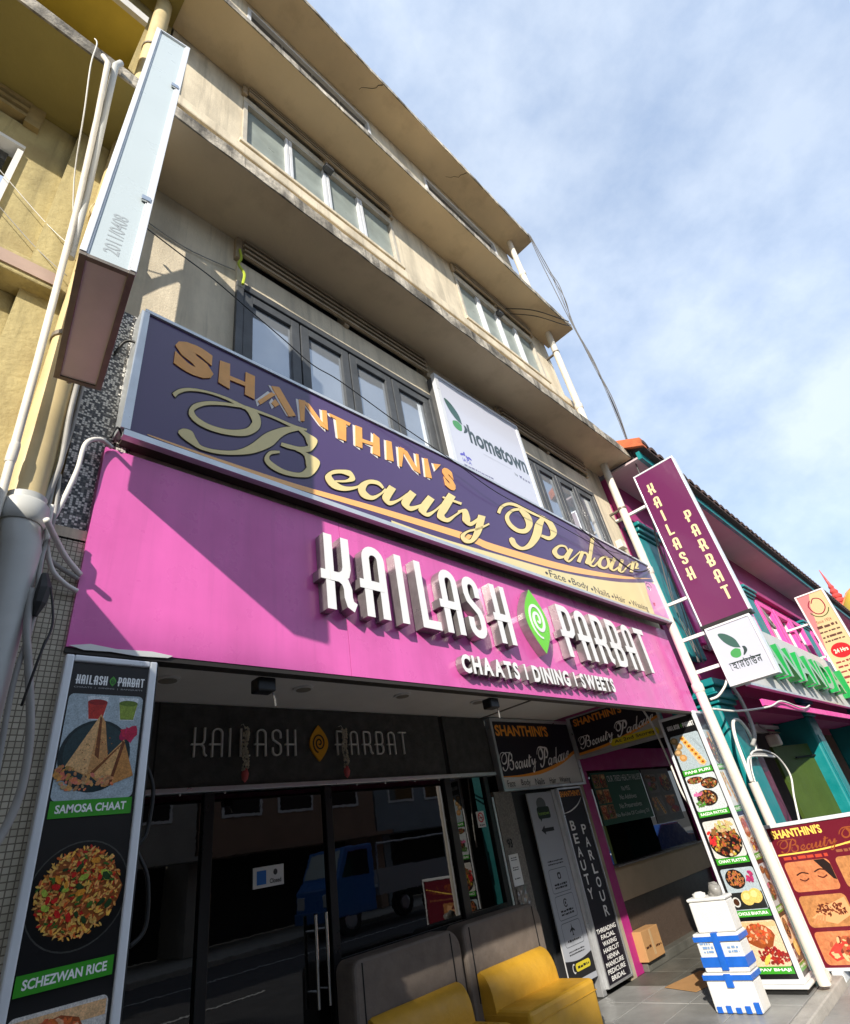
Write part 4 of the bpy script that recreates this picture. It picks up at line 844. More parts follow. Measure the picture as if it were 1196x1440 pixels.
strip_flat(pr, FB1, [((a, b + .012), (a, b - .035 * min(1, (a - 5.73) / .8) + .006)) for a, b in cv], -.0015, OR2)
shan(pr, FB1, 5.78, 6.95, 2.71, 2.85, -.0012, OR2)
script(pr, FB1, 5.75, 2.31, .272, .46, -.001, SILV, .15)
for k, (w1, x0, x1) in enumerate((('Face', 5.80, 5.95), ('Body', 6.08, 6.27), ('Nails', 6.38, 6.58), ('Hair', 6.70, 6.85), ('Waxing', 6.94, 7.20))): text_flat(pr, FB1, w1, x0, x1, 2.135 - (.015 if w1 in ('Body', 'Waxing') else 0), 2.205, -.001, srgb(30, 26, 28))
build('printed_face', pr, m_print_m, b1_)
b2_ = thing('parlour_board', "hanging SHANTHINI'S Beauty Parlour board with yellow At 2nd Storey strip", 'sign', (7.42, 3.6, 2.4))
X2 = 7.36; FB2 = flank(X2)
build('board', MB().box(X2 + .006, X2 + .07, 2.95, 4.26, 2.40, 2.925), M('grey_board_edge', (.30, .29, .27), .5), b2_)
build('frame', MB().box(X2 - .012, X2 + .075, 4.22, 4.275, 2.39, 2.934).box(X2 - .012, X2 + .075, 2.94, 2.97, 2.39, 2.934).box(X2 - .012, X2 + .075, 2.97, 4.22, 2.385, 2.415).box(X2 - .012, X2 + .075, 2.97, 4.22, 2.915, 2.934), m_alu, b2_)
pr = MB(); u0, u1 = -4.22, -2.97
pr.flat(FB2, rect(u0, u1, 2.415, 2.915), -.004, srgb(186, 184, 178))
cv = catmull([(u0, 2.45), (u0 + .4, 2.47), (u0 + .8, 2.53), (u1, 2.64)], 6)
strip_flat(pr, FB2, [((a, 2.915), (a, b)) for a, b in cv], -.003, NAVY); strip_flat(pr, FB2, [((a, b + .012), (a, b - .02)) for a, b in cv], -.0018, OR2)
shan(pr, FB2, u0 + .04, u0 + .80, 2.80, 2.90, -.0016, OR2); script(pr, FB2, u0 + .03, 2.50, .198, .34, -.0014, SILV, .12)
pr.flat(FB2, rrect(u0 + .50, u1 - .05, 2.432, 2.515, .03), -.0012, srgb(226, 206, 40)); text_flat(pr, FB2, 'At 2nd Storey', u0 + .56, u1 - .10, 2.447, 2.50, -.0008, (.02, .02, .02), .02)
build('printed_face', pr, m_print_m, b2_)
# grey standing poster of the doorway (its code square is left blank)
gp = thing('door_poster', 'tall grey poster with arrow and aeroplane icons fixed in the narrow doorway', 'poster', (6.45, 4.42, .2))
FG = facade(4.425)
build('board', MB().box(6.19, 6.735, 4.428, 4.44, .19, 2.05), M('poster_board', (.5, .5, .5), .6), gp)
pr = MB(); GY = srgb(168, 172, 180); BK = (.012, .012, .014)
pr.flat(FG, rect(6.19, 6.735, .19, 2.05), 0, GY)
pr.flat(FG, ellipse(6.45, 1.92, .10, .075), .001, srgb(90, 96, 96)); pr.flat(FG, rrect(6.33, 6.60, 1.76, 1.89, .03), .0012, srgb(24, 44, 30)); text_flat(pr, FG, 'hometown', 6.35, 6.58, 1.80, 1.84, .0015, srgb(140, 190, 70)); pr.flat(FG, [(6.36, 1.76), (6.40, 1.76), (6.37, 1.73)], .0012, srgb(24, 44, 30))
pr.flat(FG, [(6.33, 1.64), (6.41, 1.69), (6.41, 1.66), (6.60, 1.66), (6.60, 1.62), (6.41, 1.62), (6.41, 1.59)], .001, BK)
for z in (1.31, 1.28): scribble(pr, FG, 6.30, 6.62, z, .016, .001, BK)
for k, (z0, z1) in enumerate(((1.01, 1.24), (.76, .98), (.52, .73))):
    strip_flat(pr, FG, ribbon(rrect(6.27, 6.65, z0, z1, .03) + [rrect(6.27, 6.65, z0, z1, .03)[0]], .006), .001, srgb(90, 94, 100))
    for q in range(2 if k < 2 else 1): scribble(pr, FG, 6.33, 6.59, z0 + .035 + q * .03, .022, .001, BK)
    cz = z1 - .075
    if k == 0: pr.flat(FG, rrect(6.43, 6.50, cz - .03, cz + .035, .02), .001, BK); pr.flat(FG, ellipse(6.465, cz, .02, .02, 12), .0013, GY)
    elif k == 1: strip_flat(pr, FG, ribbon(arc(6.46, cz, .035, .035, 30, 330, 16), .012), .001, BK); pr.flat(FG, ellipse(6.46, cz, .014, .014, 12), .001, BK)
    else: pr.flat(FG, [(6.465, cz + .06), (6.474, cz + .02), (6.515, cz - .005), (6.515, cz - .02), (6.474, cz - .005), (6.470, cz - .035), (6.485, cz - .05), (6.445, cz - .05), (6.46, cz - .035), (6.456, cz - .005), (6.415, cz - .02), (6.415, cz - .005), (6.456, cz + .02)], .001, BK)
for z in (.47, .445): scribble(pr, FG, 6.30, 6.62, z, .014, .001, BK)
pr.flat(FG, [(6.19, .24), (6.735, .24), (6.735, .42)] + [(lerp(6.735, 6.19, k / 10), .42 - .03 * math.sin(3.14 * k / 10)) for k in range(1, 11)], .0008, BK)
pr.flat(FG, rrect(6.36, 6.66, .30, .37, .03), .0012, srgb(206, 190, 50)); strip_flat(pr, FG, ribbon(arc(6.33, .335, .028, .036, 60, 300, 12), .012), .0014, srgb(200, 200, 200)); scribble(pr, FG, 6.40, 6.63, .32, .026, .0016, BK)
build('print', pr, m_print_m, gp)
bp_ = thing('treatment_sign', 'tall black sign listing beauty treatments between the doorway and the magenta frame', 'sign', (7.12, 4.40, .06))
build('board', MB().box(6.855, 7.41, 4.404, 4.44, .06, 2.065), m_frame, bp_); build('frame', MB().box(6.84, 6.862, 4.385, 4.445, .05, 2.075).box(7.403, 7.42, 4.385, 4.445, .05, 2.075).box(6.862, 7.403, 4.385, 4.445, 2.055, 2.075).box(6.862, 7.403, 4.385, 4.445, .05, .07), m_alu, bp_)
FT = facade(4.40); pr = MB(); pr.flat(FT, rect(6.862, 7.403, .07, 2.055), 0, srgb(20, 14, 26)); shan(pr, FT, 6.88, 7.39, 1.965, 2.035, .001, OR2)
strip_flat(pr, FT, ribbon(catmull([(6.88, 1.78), (7.05, 1.80), (7.25, 1.86), (7.38, 1.94)], 5), [.004 + .012 * math.sin(3.14 * k / 15) for k in range(16)]), .001, WH)
for i, c in enumerate('BEAUTY'): text_flat(pr, FT, c, 6.945, 7.055, 1.58 - i * .145, 1.69 - i * .145, .001, WH, .02)
for i, c in enumerate('PARLOUR'): text_flat(pr, FT, c, 7.19, 7.30, 1.52 - i * .145, 1.63 - i * .145, .001, WH, .02)
for i, t in enumerate(('THREADING', 'FACIAL', 'WAXING', 'HAIRCUT', 'HENNA', 'MANICURE', 'PEDICURE', 'BRIDAL')):
    hw = .022 * len(t) + .03; text_flat(pr, FT, t, 7.13 - hw, 7.13 + hw, .525 - i * .062, .568 - i * .062, .001, WH, .015)
build('print', pr, m_print_m, bp_)
def card(name, label, cat, F, a0, a1, b0, b1, th=.004, col=(.8, .8, .78)):
    t = thing(name, label, cat, F((a0 + a1) / 2, b0, 0)); build('sheet', MB().fbox(F, a0, a1, b0, b1, -.0005, th), M('paper_white', (.74, .74, .72), .6), t); return t
FV = facade(FP - .012)
t = card('no_smoking_sign', 'small square no smoking sign stuck on the shop glass', 'sign', FV, 5.20, 5.33, 1.77, 1.925); pr = MB()
strip_flat(pr, FV, ribbon(ellipse(5.265, 1.865, .042, .042, 24) + [ellipse(5.265, 1.865, .042, .042, 24)[0]], .012), .006, srgb(200, 30, 40)); strip_flat(pr, FV, ribbon([(5.237, 1.893), (5.293, 1.837)], .010), .0066, srgb(200, 30, 40)); strip_flat(pr, FV, ribbon([(5.235, 1.86), (5.295, 1.865)], .008), .0056, BK); scribble(pr, FV, 5.225, 5.31, 1.785, .014, .006, BK); build('print', pr, m_print_m, t)
t = card('door_card', 'white card with a blue square stuck on the glass door', 'card', facade(FP - .004), 2.52, 2.785, 1.60, 1.735); F_ = facade(FP - .004); pr = MB(); pr.flat(F_, rect(2.55, 2.63, 1.62, 1.71), .006, srgb(40, 110, 190)); build('blue_square', pr, m_print_m, t); pr = MB(); pr.flat(F_, ellipse(2.71, 1.69, .018, .02), .006, srgb(60, 60, 60)); text_flat(pr, F_, 'Closed', 2.66, 2.76, 1.62, 1.65, .006, BK, .02); build('print', pr, m_print_m, t)
FQ = facade(FP - .045)
t = thing('house_number', 'black house number 93 on the granite pillar', 'number', (5.66, FP - .05, 1.54)); mb = MB(); text_flat(mb, FQ, '93', 5.60, 5.69, 1.53, 1.62, .002, None, .02); build('numerals', mb, M('number_black', (.01, .01, .01), .5), t)
t = card('paper_notice', 'torn white paper notice taped on the granite pillar', 'notice', FQ, 5.57, 5.74, 1.18, 1.47); pr = MB()
for z in (1.43, 1.41, 1.34, 1.32, 1.24): scribble(pr, FQ, 5.60, 5.70, z, .012, .005, srgb(70, 70, 74))
build('print', pr, m_print_m, t)
t = thing('plastic_wrap', 'crumpled clear plastic taped low on the granite pillar', 'plastic', (5.70, FP - .05, 1.0)); mb = MB()
n = 7; vs = [(lerp(5.58, 5.80, i / n), FP - .046 - random.uniform(0, .02), lerp(.92, 1.17, j / n)) for j in range(n + 1) for i in range(n + 1)]
mb.add(vs, [(j * (n + 1) + i, j * (n + 1) + i + 1, (j + 1) * (n + 1) + i + 1, (j + 1) * (n + 1) + i) for j in range(n) for i in range(n)]); build('film', mb, M('crumpled_film', (.20, .18, .16), .15, coat=.6), t)
# ---- two upholstered benches
def sofa(x0, label):
    t = thing('bench_seat', label, 'bench', (x0 + .58, 4.0, 0), 'upholstered benches outside the shop')
    out = [(x0 - .02, .10), (x0 + 1.14, .10)] + arc(x0 + 1.14 - .15, 1.045 - .15, .15, .15, 0, 90, 8) + arc(x0 + .05, 1.045 - .07, .07, .07, 90, 180, 6)
    build('backrest', MB().prism(facade(4.345), out, 0, .235), m_sofa_g, t, bevel=.025)
    for xs in (x0 + .06, x0 + 1.02): build('seam', MB().tube([(xs, 4.109, .5), (xs, 4.109, 1.02)], .006, 6), m_frame, t)
    build('seat', MB().box(x0 + .07, x0 + 1.06, 3.62, 4.118, .09, .455), m_sofa_y, t, bevel=.03)
    prof = catmull([(4.118, .40), (3.975, .40), (3.965, .50), (3.985, .60), (4.03, .675), (4.085, .705), (4.118, .69)], 5)
    mb = MB(); n = len(prof); X_ = [x0 + .072, x0 + .10, x0 + .3, x0 + .6, x0 + .85, x0 + .99, x0 + 1.02]; sh = [.975, 1, 1.004, .998, 1.004, 1, .965]
    vs = [(x, 4.118 + (y - 4.118) * k, .40 + (z - .40) * k) for x, k in zip(X_, sh) for y, z in prof]
    fs = [(i * n + j, i * n + j + 1, (i + 1) * n + j + 1, (i + 1) * n + j) for i in range(len(X_) - 1) for j in range(n - 1)] + [tuple(range(n - 1, -1, -1)), tuple((len(X_) - 1) * n + j for j in range(n))]
    build('bolster', mb.add(vs, fs), m_sofa_y, t, smooth_angle=50)
    build('plinth', MB().box(x0 + .10, x0 + 1.0, 3.68, 4.3, 0, .088), m_frame, t)
    build('seam', MB().tube([(x0 + .07, 3.618, .37), (x0 + 1.06, 3.618, .37)], .004, 6), m_sofa_y, t)
    return t
sofa(3.165, 'left yellow bench with grey-brown back, nearer the glass doors'); sofa(4.375, 'right yellow bench with grey-brown back, beside the narrow doorway')
# ---- takeaway counter
kc = thing('takeaway_counter', 'takeaway counter with magenta frame, dark glass and beige shelf', 'counter', (9.2, 4.5, 0))
build('frame_post', MB().box(7.56, 7.755, FP - .03, FP + .06, 0, 2.265), m_pink_d, kc, bevel=.005); build('frame_head', MB().box(7.56, 11.2, FP - .03, FP + .06, 2.268, 2.56), m_pink_d, kc, bevel=.005)
build('frame_post', MB().box(10.9, 11.2, FP - .03, FP + .06, 0, 2.265), m_pink_d, kc)
build('pane', MB().box(7.757, 10.9, FP + .02, FP + .03, 1.08, 2.265), m_shopglass, kc)
build('shelf_apron', MB().box(7.757, 10.9, FP - .02, FP + .05, .71, 1.075), M('beige_shelf', (.52, .38, .23), .6, var=.1, vs=4), kc, bevel=.006); build('shelf_top', MB().box(7.757, 10.9, FP - .10, FP + .05, 1.077, 1.10), m_granite, kc, bevel=.004)
build('base_wall', MB().box(7.757, 10.9, FP + .03, FP + .1, .10, .709), M('brown_granite_base', (.085, .06, .045), .35, var=.4, vs=70), kc); build('base_step', MB().box(7.757, 10.9, FP - .10, FP + .1, .0, .10), m_mosslab, kc, bevel=.01)
mbd = thing('health_board', 'dark green OUR TRIED HEALTH VALUES board behind the counter glass', 'sign', (8.6, 4.46, 1.5)); FM = facade(FP + .016); pr = MB()
build('board', MB().box(7.90, 9.50, FP + .012, FP + .0185, 1.56, 2.235), M('green_board', (.01, .05, .035), .5), mbd)
DG = srgb(22, 88, 68); pr.flat(FM, rect(7.90, 9.50, 1.56, 2.235), .0055, DG); text_flat(pr, FM, 'OUR TRIED HEALTH VALUES', 8.36, 9.45, 2.10, 2.185, .007, srgb(226, 234, 230))
for i, tx in enumerate(('No MSG', 'No Additives', 'No Preservatives', 'No Re-Use Of Cooking Oil')): hw = .03 * len(tx); text_flat(pr, FM, tx, 8.85 - hw * .75, 8.85 + hw * .75, 1.965 - i * .115, 2.03 - i * .115, .007, srgb(214, 224, 220))
for i in range(3):
    for j in range(2): dish(pr, FM, 7.93 + .2 * j, 8.11 + .2 * j, 2.03 - i * .2, 2.21 - i * .2, srgb(160, 120, 80), .007, ('ragda', 'platter', 'bhaji')[(i + j) % 3])
build('print', pr, m_print_m, mbd)
pr = MB(); mn = thing('menu_poster', 'pale menu poster behind the counter glass beside the green board', 'poster', (9.8, 4.46, 1.5)); build('sheet', MB().box(9.56, 10.6, FP + .012, FP + .0185, 1.45, 2.235), M('dim_paper', (.16, .15, .14), .6), mn)
pr.flat(FM, rect(9.56, 10.6, 1.45, 2.235), .0055, (.13, .12, .11))
for i in range(4): dish(pr, FM, 9.62 + .5 * (i % 2), 10.02 + .5 * (i % 2), 1.55 + .33 * (i // 2), 1.83 + .33 * (i // 2), (.2, .18, .16), .007, ('puri', 'bhaji', 'ragda', 'platter')[i])
build('print', pr, m_print_m, mn)
# ---- foam boxes, carton, cardboard sheet
def foam(z0, z1, y0, y1, x0, x1, label, tapes, lid, skew=0):
    t = thing('foam_box', label, 'box', ((x0 + x1) / 2, (y0 + y1) / 2, z0), 'stacked foam boxes')
    build('body', MB().box(x0 + .01, x1 - .01, y0 + .01, y1 - .01, z0, z1 - lid), m_foam, t, bevel=.012); build('lid', MB().box(x0, x1, y0, y1, z1 - lid + .002, z1), m_foam, t, bevel=.012)
    e = .004
    for (k, a, b) in tapes:
        mb = MB()
        if k == 'h': mb.box(x0 + .01 - e, x1 - .01 + e, y0 + .01 - e, y1 - .01 + e, a, b)
        elif k == 'hl': mb.box(x0 - e, x1 + e, y0 - e, y1 + e, a, b)
        elif k == 'v': mb.box(x0 - e * 2, x1 + e * 2, a, b, z0 + .02, z1 + .003)
        elif k == 's': mb.box(x0 - e, x0 + .05, a, b, z0 + .004, z0 + random.uniform(.04, .08))
        elif k == 't': mb.box(x0 - e * 2, x0 + .05, a, b, z1 - .10, z1 - .005)
        build('tape', mb, m_tape, t)
    return t
foam(.004, .285, 2.58, 3.02, 6.31, 6.55, 'bottom foam box of the stack with strips of blue tape', [('hl', .235, .272)] + [('s', 2.60 + .085 * k, 2.645 + .085 * k) for k in range(5)] + [('t', 2.76, 2.82)], .06)
foam(.287, .575, 2.565, 2.99, 6.31, 6.545, 'middle foam box of the stack with a wide blue tape cross', [('h', .325, .40), ('hl', .515, .553), ('v', 2.75, 2.81)], .07)
for z, y in ((.43, 2.63), (.46, 2.63), (.43, 2.86), (.46, 2.86), (.49, 2.88)):
    pr = MB(); F_ = flank(6.317); scribble(pr, F_, -y - .07, -y + .03, z, .02, .003, srgb(120, 150, 190)); build('box_print', pr, m_print_m, bpy.data.objects['foam_box.001'])
fb = foam(.577, .845, 2.56, 2.94, 6.32, 6.53, 'plain white foam box at the top of the stack', [], .03)
mb = MB(); n = 9
for k in range(n): pass
P = [(6.42 + .03 * math.cos(k), 2.66 + .035 * math.sin(k * 1.7), .845 + .014 * k) for k in range(8)]
t = tag(build('plastic_bag', MB().tube(P, [.03, .055, .06, .055, .045, .04, .03, .008], 9), M('grey_plastic', (.28, .27, .25), .35, var=.3, vs=20), loc=(6.42, 2.66, .845), smooth=True), 'crumpled grey plastic bag lying on the top foam box', 'plastic bag')
t = tag(build('plastic_tub', MB().tube([(6.43, 2.84, .846), (6.43, 2.84, .872)], [.06, .062], 20).tube([(6.43, 2.84, .8721), (6.43, 2.84, .885)], [.05, .03], 20), m_white, loc=(6.43, 2.84, .846), smooth_angle=40), 'small round white plastic tub on the top foam box', 'tub')
ct = thing('carton', 'brown cardboard carton on the step below the takeaway counter', 'carton', (7.95, 4.4, .10)); build('body', MB().box(7.715, 8.19, 4.30, 4.46, .102, .40), m_carton, ct, bevel=.006)
build('tape_strip', MB().box(7.92, 7.97, 4.298, 4.3, .14, .39), M('clear_tape', (.5, .34, .18), .25), ct); pr = MB(); FC = facade(4.2985); scribble(pr, FC, 7.75, 7.90, .22, .03, .001, srgb(70, 40, 20)); scribble(pr, FC, 8.0, 8.16, .20, .025, .001, srgb(70, 40, 20)); build('print', pr, m_print_m, ct)
tag(build('cardboard_sheet', MB().add([(6.95, 3.45, .006), (7.55, 3.30, .006), (7.75, 3.72, .008), (7.1, 3.86, .008), (6.95, 3.45, .010), (7.55, 3.30, .010), (7.75, 3.72, .012), (7.1, 3.86, .012)], [(0, 3, 2, 1), (4, 5, 6, 7), (0, 1, 5, 4), (1, 2, 6, 5), (2, 3, 7, 6), (3, 0, 4, 7)]), m_carton, loc=(7.3, 3.6, .006)), 'flat brown cardboard sheet lying on the tiles behind the foam boxes', 'cardboard')
# ---- red standing poster
rp_ = thing('standing_poster', "maroon standing SHANTHINI'S Beauty Parlour poster with treatment photographs", 'poster', (7.65, 1.7, .0))
XQ = 7.6; FX_ = flank(XQ)
build('board', MB().box(XQ + .008, XQ + .05, 1.00, 2.375, .03, 1.28), m_alu, rp_)
build('frame', MB().box(XQ - .012, XQ + .055, 2.352, 2.388, .02, 1.29).box(XQ - .012, XQ + .055, .99, 1.02, .02, 1.29).box(XQ - .012, XQ + .055, 1.02, 2.352, 1.255, 1.29).box(XQ - .012, XQ + .055, 1.02, 2.352, .02, .045), m_alu_w, rp_, bevel=.004)
pr = MB(); MAR = srgb(104, 24, 40); YG = srgb(246, 206, 96); pr.flat(FX_, rect(-2.352, -1.02, .045, 1.255), -.002, MAR)
shan(pr, FX_, -2.32, -1.82, 1.15, 1.23, -.001, YG); script(pr, FX_, -2.31, 1.01, .21, .27, -.001, srgb(150, 76, 40), .09)
strip_flat(pr, FX_, ribbon(catmull([(-2.34, 1.0), (-1.9, 1.01), (-1.5, 1.06), (-1.05, 1.14)], 6), .014), -.0006, YG); scribble(pr, FX_, -1.78, -1.1, .965, .03, -.001, srgb(150, 90, 60)); scribble(pr, FX_, -2.30, -1.86, .945, .035, -.001, srgb(190, 70, 50))
pf = MB(); SKIN = srgb(206, 128, 84); SK2 = srgb(170, 92, 58)
for i in range(3):
    for j in range(2):
        a0 = -2.325 + j * .50; a1 = a0 + .44; b1 = .93 - i * .30; b0 = b1 - .265
        pf.flat(FX_, rrect(a0, a1, b0, b1, .04), -.0012, SKIN if (i + j) % 2 == 0 else srgb(190, 130, 80))
        if i == 0 and j == 0:
            for ex, ez in ((.14, .11), (.32, .125)):
                strip_flat(pr, FX_, ribbon(catmull([(a0 + ex - .06, b0 + ez + .035), (a0 + ex, b0 + ez + .055), (a0 + ex + .06, b0 + ez + .04)], 5), .012), -.0006, srgb(60, 30, 24)); strip_flat(pr, FX_, ribbon(catmull([(a0 + ex - .045, b0 + ez), (a0 + ex, b0 + ez - .018), (a0 + ex + .045, b0 + ez)], 5), .012), -.0006, srgb(90, 40, 30))
            pr.flat(FX_, [(a0 + .30, b1 - .002), (a1 - .04, b1 - .002), (a1 - .002, b1 - .05), (a1 - .002, b0 + .08), (a1 - .03, b0 + .09)], -.0007, srgb(40, 30, 28))
        elif i == 1 and j == 0:
            pr.flat(FX_, [(a0 + .05, b0 + .08), (a0 + .22, b0 + .17), (a1 - .02, b1 - .03), (a1 - .002, b0 + .10), (a0 + .26, b0 + .02)], -.0007, srgb(222, 160, 110)); scatter(pr, FX_, a0 + .26, b0 + .14, .15, .05, 70, [srgb(90, 40, 26), srgb(120, 60, 36)], -.0005, .004, .010, 2)
            for q in range(4): strip_flat(pr, FX_, ribbon([(a0 + .12 + .02 * q, b0 + .10), (a0 + .04 + .035 * q, b0 + .03)], .016), -.0004 + q * .00003, srgb(206, 136, 90))
        else:
            pr.flat(FX_, blob((a0 + a1) / 2, (b0 + b1) / 2, .17, .07, 12, .12, .5), -.0007, srgb(206, 60, 50) if i == 2 and j == 0 else srgb(226, 170, 120)); scatter(pr, FX_, (a0 + a1) / 2, (b0 + b1) / 2, .15, .08, 40, [SK2, srgb(230, 180, 130), srgb(120, 50, 36)], -.0005, .006, .02, 2)
build('treatment_photos', pf, M('printed_skin_photo', vcol=True, rough=.28, coat=.35, var=.3, vs=30), build('print', pr, m_print, rp_))
build('foot', MB().box(XQ - .06, XQ + .14, 2.20, 2.30, -.06, .028), m_alu_w, rp_, bevel=.008); build('foot', MB().box(XQ - .06, XQ + .14, 1.08, 1.18, -.06, .028), m_alu_w, rp_, bevel=.008)
tag(build('cable_box', MB().box(7.24, 7.36, 2.25, 2.34, .001, .10), m_white_p, loc=(7.3, 2.3, .0), bevel=.03), 'small dirty white plastic cable box on the walkway edge between the posters', 'cable box')
# ================================================================ neighbour on the right: magenta and teal shophouse
nb = thing('shophouse', 'two-storey magenta shophouse with teal pilasters and a tiled eave', 'building', (15, 3, 0))
XN0, XN1 = 7.24, 34.0
build('wall', MB().box(XN0, XN1, W - .02, W + .2, 2.9, 6.0), m_maroon, nb)
build('frieze', MB().box(XN0, XN1, W - .08, W - .022, 5.42, 6.0), m_maroon, nb); build('frieze_moulding', MB().box(XN0, XN1, W - .12, W - .024, 5.30, 5.418), m_maroon, nb, bevel=.015)
build('eave_soffit', MB().box(XN0 - .05, XN1, 1.80, W - .083, 5.99, 6.02), M('pale_eave_board', (.56, .44, .45), .7, var=.08, vs=2), nb); build('eave_fascia', MB().box(XN0 - .06, XN1, 1.74, 1.797, 5.96, 6.09), m_teal, nb)
mb = MB(); px = XN0
while px < 33:                        # under-and-over clay tiles of the eave edge
    P = [(px + .11 * math.cos(math.pi * k / 6), 6.15 + .085 * math.sin(math.pi * k / 6)) for k in range(7)]
    vs = [(x, 1.63, z) for x, z in P] + [(x, 5.0, z + 1.68) for x, z in P]
    mb.add(vs, [(k, k + 1, k + 8, k + 7) for k in range(6)] + [(6, 5, 4, 3, 2, 1, 0)]); px += .30
build('roof_tiles', mb, m_tile_r, nb, kind='stuff')
def slope_slab(x0, x1, z0, th, yo): return MB().add([(x0, yo, z0), (x1, yo, z0), (x1, 5.0, z0 + 1.70), (x0, 5.0, z0 + 1.70), (x0, yo, z0 + th), (x1, yo, z0 + th), (x1, 5.0, z0 + 1.70 + th), (x0, 5.0, z0 + 1.70 + th)], [(0, 3, 2, 1), (4, 5, 6, 7), (0, 1, 5, 4), (1, 2, 6, 5), (2, 3, 7, 6), (3, 0, 4, 7)])
build('roof_bed', slope_slab(XN0 - .05, XN1, 6.10, .055, 1.65), m_tile_r, nb)
build('verge', slope_slab(XN0 - .12, XN0 + .02, 6.10, .15, 1.64), m_tile_o, nb)
def pilaster(x0, x1):
    p = build('pilaster', MB().box(x0, x1, 2.30, W - .0225, 3.2, 4.98), m_teal, nb, bevel=.02)
    for k, (g, z0, z1) in enumerate(((.03, 4.98, 5.03), (.07, 5.031, 5.10), (.11, 5.101, 5.16))): build('capital', MB().box(x0 - g, x1 + g, 2.30 - g, W - .0228, z0, z1), m_teal, p, bevel=.012)
    return p
for x in (7.40, 12.10, 16.85, 21.6, 26.4): pilaster(x, x + .62)
for bay in range(4):
    xb = (8.05, 12.75, 17.5, 22.3)[bay]; wv = 4.0 / 3
    for k in range(3):
        a = xb + .10 + k * wv; b = a + wv - .25
        wn = build('window', MB().box(a - .06, a + .11, W - .17, W - .021, 3.45, 5.02).box(b - .11, b + .06, W - .17, W - .021, 3.45, 5.02).box(a + .11, b - .11, W - .17, W - .021, 4.88, 5.02), m_hpink, nb, bevel=.015)
        build('sash_frame', MB().box(a + .11, a + .16, W - .09, W - .03, 3.45, 4.879).box(b - .16, b - .11, W - .09, W - .03, 3.45, 4.879).box((a + b) / 2 - .03, (a + b) / 2 + .03, W - .09, W - .03, 3.45, 4.879), m_white, wn)
        for (p0, p1) in ((a + .16, (a + b) / 2 - .03), ((a + b) / 2 + .03, b - .16)): build('pane', MB().box(p0, p1, W - .05, W - .04, 3.45, 4.879), M('rosy_pane', (.20, .13, .15), .2), wn)
for x in (7.68, 12.10, 16.85, 21.6):
    c = build('column', MB().box(x, x + .62, 2.30, 2.90, 0, 2.62), m_teal, nb, bevel=.035)
    for g, z0, z1 in ((.03, 2.622, 2.68), (.065, 2.682, 2.75), (.035, 2.752, 2.83), (.08, 2.832, 2.92)): build('capital', MB().box(x - g, x + .62 + g, 2.30 - g, 2.90, z0, z1), m_teal, c, bevel=.012)
    build('panel_moulding', MB().box(x + .12, x + .50, 2.285, 2.299, .5, 2.3), m_teal, c, bevel=.006)
build('beam', MB().box(8.09, XN1, 2.34, 2.80, 2.60, 2.99), m_maroon, nb); build('ceiling', MB().box(XN0, XN1, 2.5, 6.0, 3.0, 3.1), m_maroon, nb)
build('back_wall', MB().box(11.4, XN1, 4.6, 4.7, 0, 3.0), M('dark_shop_wall', (.05, .035, .045), .8, var=.3), nb)
build('awning_strip', MB().box(8.2, XN1, 1.93, 1.96, 2.52, 2.60), m_hpink, nb); build('awning', MB().add([(8.2, 1.95, 2.60), (XN1, 1.95, 2.60), (XN1, 2.36, 2.80), (8.2, 2.36, 2.80)], [(0, 1, 2, 3)]), m_maroon, nb)
# corner posts, lamp batten and the shop inside
tag(build('timber_post', MB().box(9.22, 9.62, 2.60, 2.75, 0, 2.9), M('maroon_post', srgb(90, 24, 52), .5), loc=(9.4, 2.7, 0)), 'dark maroon timber post behind the teal column', 'post')
FG_ = Frame((10.9, 2.75, 0), (1.9, -.41, 0), (0, 0, 1))
gd = thing('green_shutter', 'olive green folded-back door panel inside the neighbouring shop', 'door', (10.4, 3.0, 0))
build('leaf', MB().fbox(FG_, 0, 1.45, .05, 2.2, -.05, 0), M('olive_paint', (.055, .095, .012), .6, var=.15, vs=3, bump=.1), gd); build('handle', MB().tube([FG_(1.25, 1.55, .03), FG_(1.25, 1.72, .03)], .014, 8), m_black, gd); build('bolt', MB().tube([FG_(.55, 2.0, .03), FG_(1.4, 2.0, .03)], .014, 6), m_black, gd)
lb = thing('lamp_batten', 'unlit strip lamp batten under the neighbouring shop ceiling', 'lamp', (9.6, 2.9, 2.4)); build('batten', MB().box(9.8, 15.5, 2.80, 2.86, 2.52, 2.57), m_white, lb)
for k in range(3): build('socket', MB().box(10.6 + 1.6 * k, 11.2 + 1.6 * k, 2.79, 2.87, 2.44, 2.53), M('batten_white', (.55, .52, .48), .5), lb)
build('tube', MB().tube([(9.9, 2.83, 2.46), (15.4, 2.83, 2.46)], .014, 8), M('warm_tube', (.45, .40, .28), .4), lb)
fl = thing('flood_lamp', 'small white flood lamp hanging under the neighbouring shop ceiling', 'lamp', (9.6, 3.1, 2.2)); build('head', MB().box(10.85, 11.05, 2.60, 2.78, 2.20, 2.38), m_white_p, fl, bevel=.03); build('stalk', MB().tube([(10.95, 2.68, 2.38), (10.9, 2.8, 2.55), (10.8, 2.9, 3.0)], .012, 6), m_cable_g, fl)
dsy = thing('garland_string', 'red and green plastic garland string hanging inside the neighbouring shop', 'garland', (9.3, 2.9, 1.3))
for k in range(7): build('bead', MB().tube([(10.0 + .03 * math.sin(k * 2), 2.90, 2.10 - k * .09 + .05), (10.0 + .03 * math.sin(k * 2), 2.90, 2.10 - k * .09), (10.0, 2.9, 2.10 - k * .09 - .04)], [.012, .045, .008], 7), M('red_plastic', (.5, .02, .02), .4) if k % 3 else M('green_plastic', (.03, .4, .06), .4), dsy)
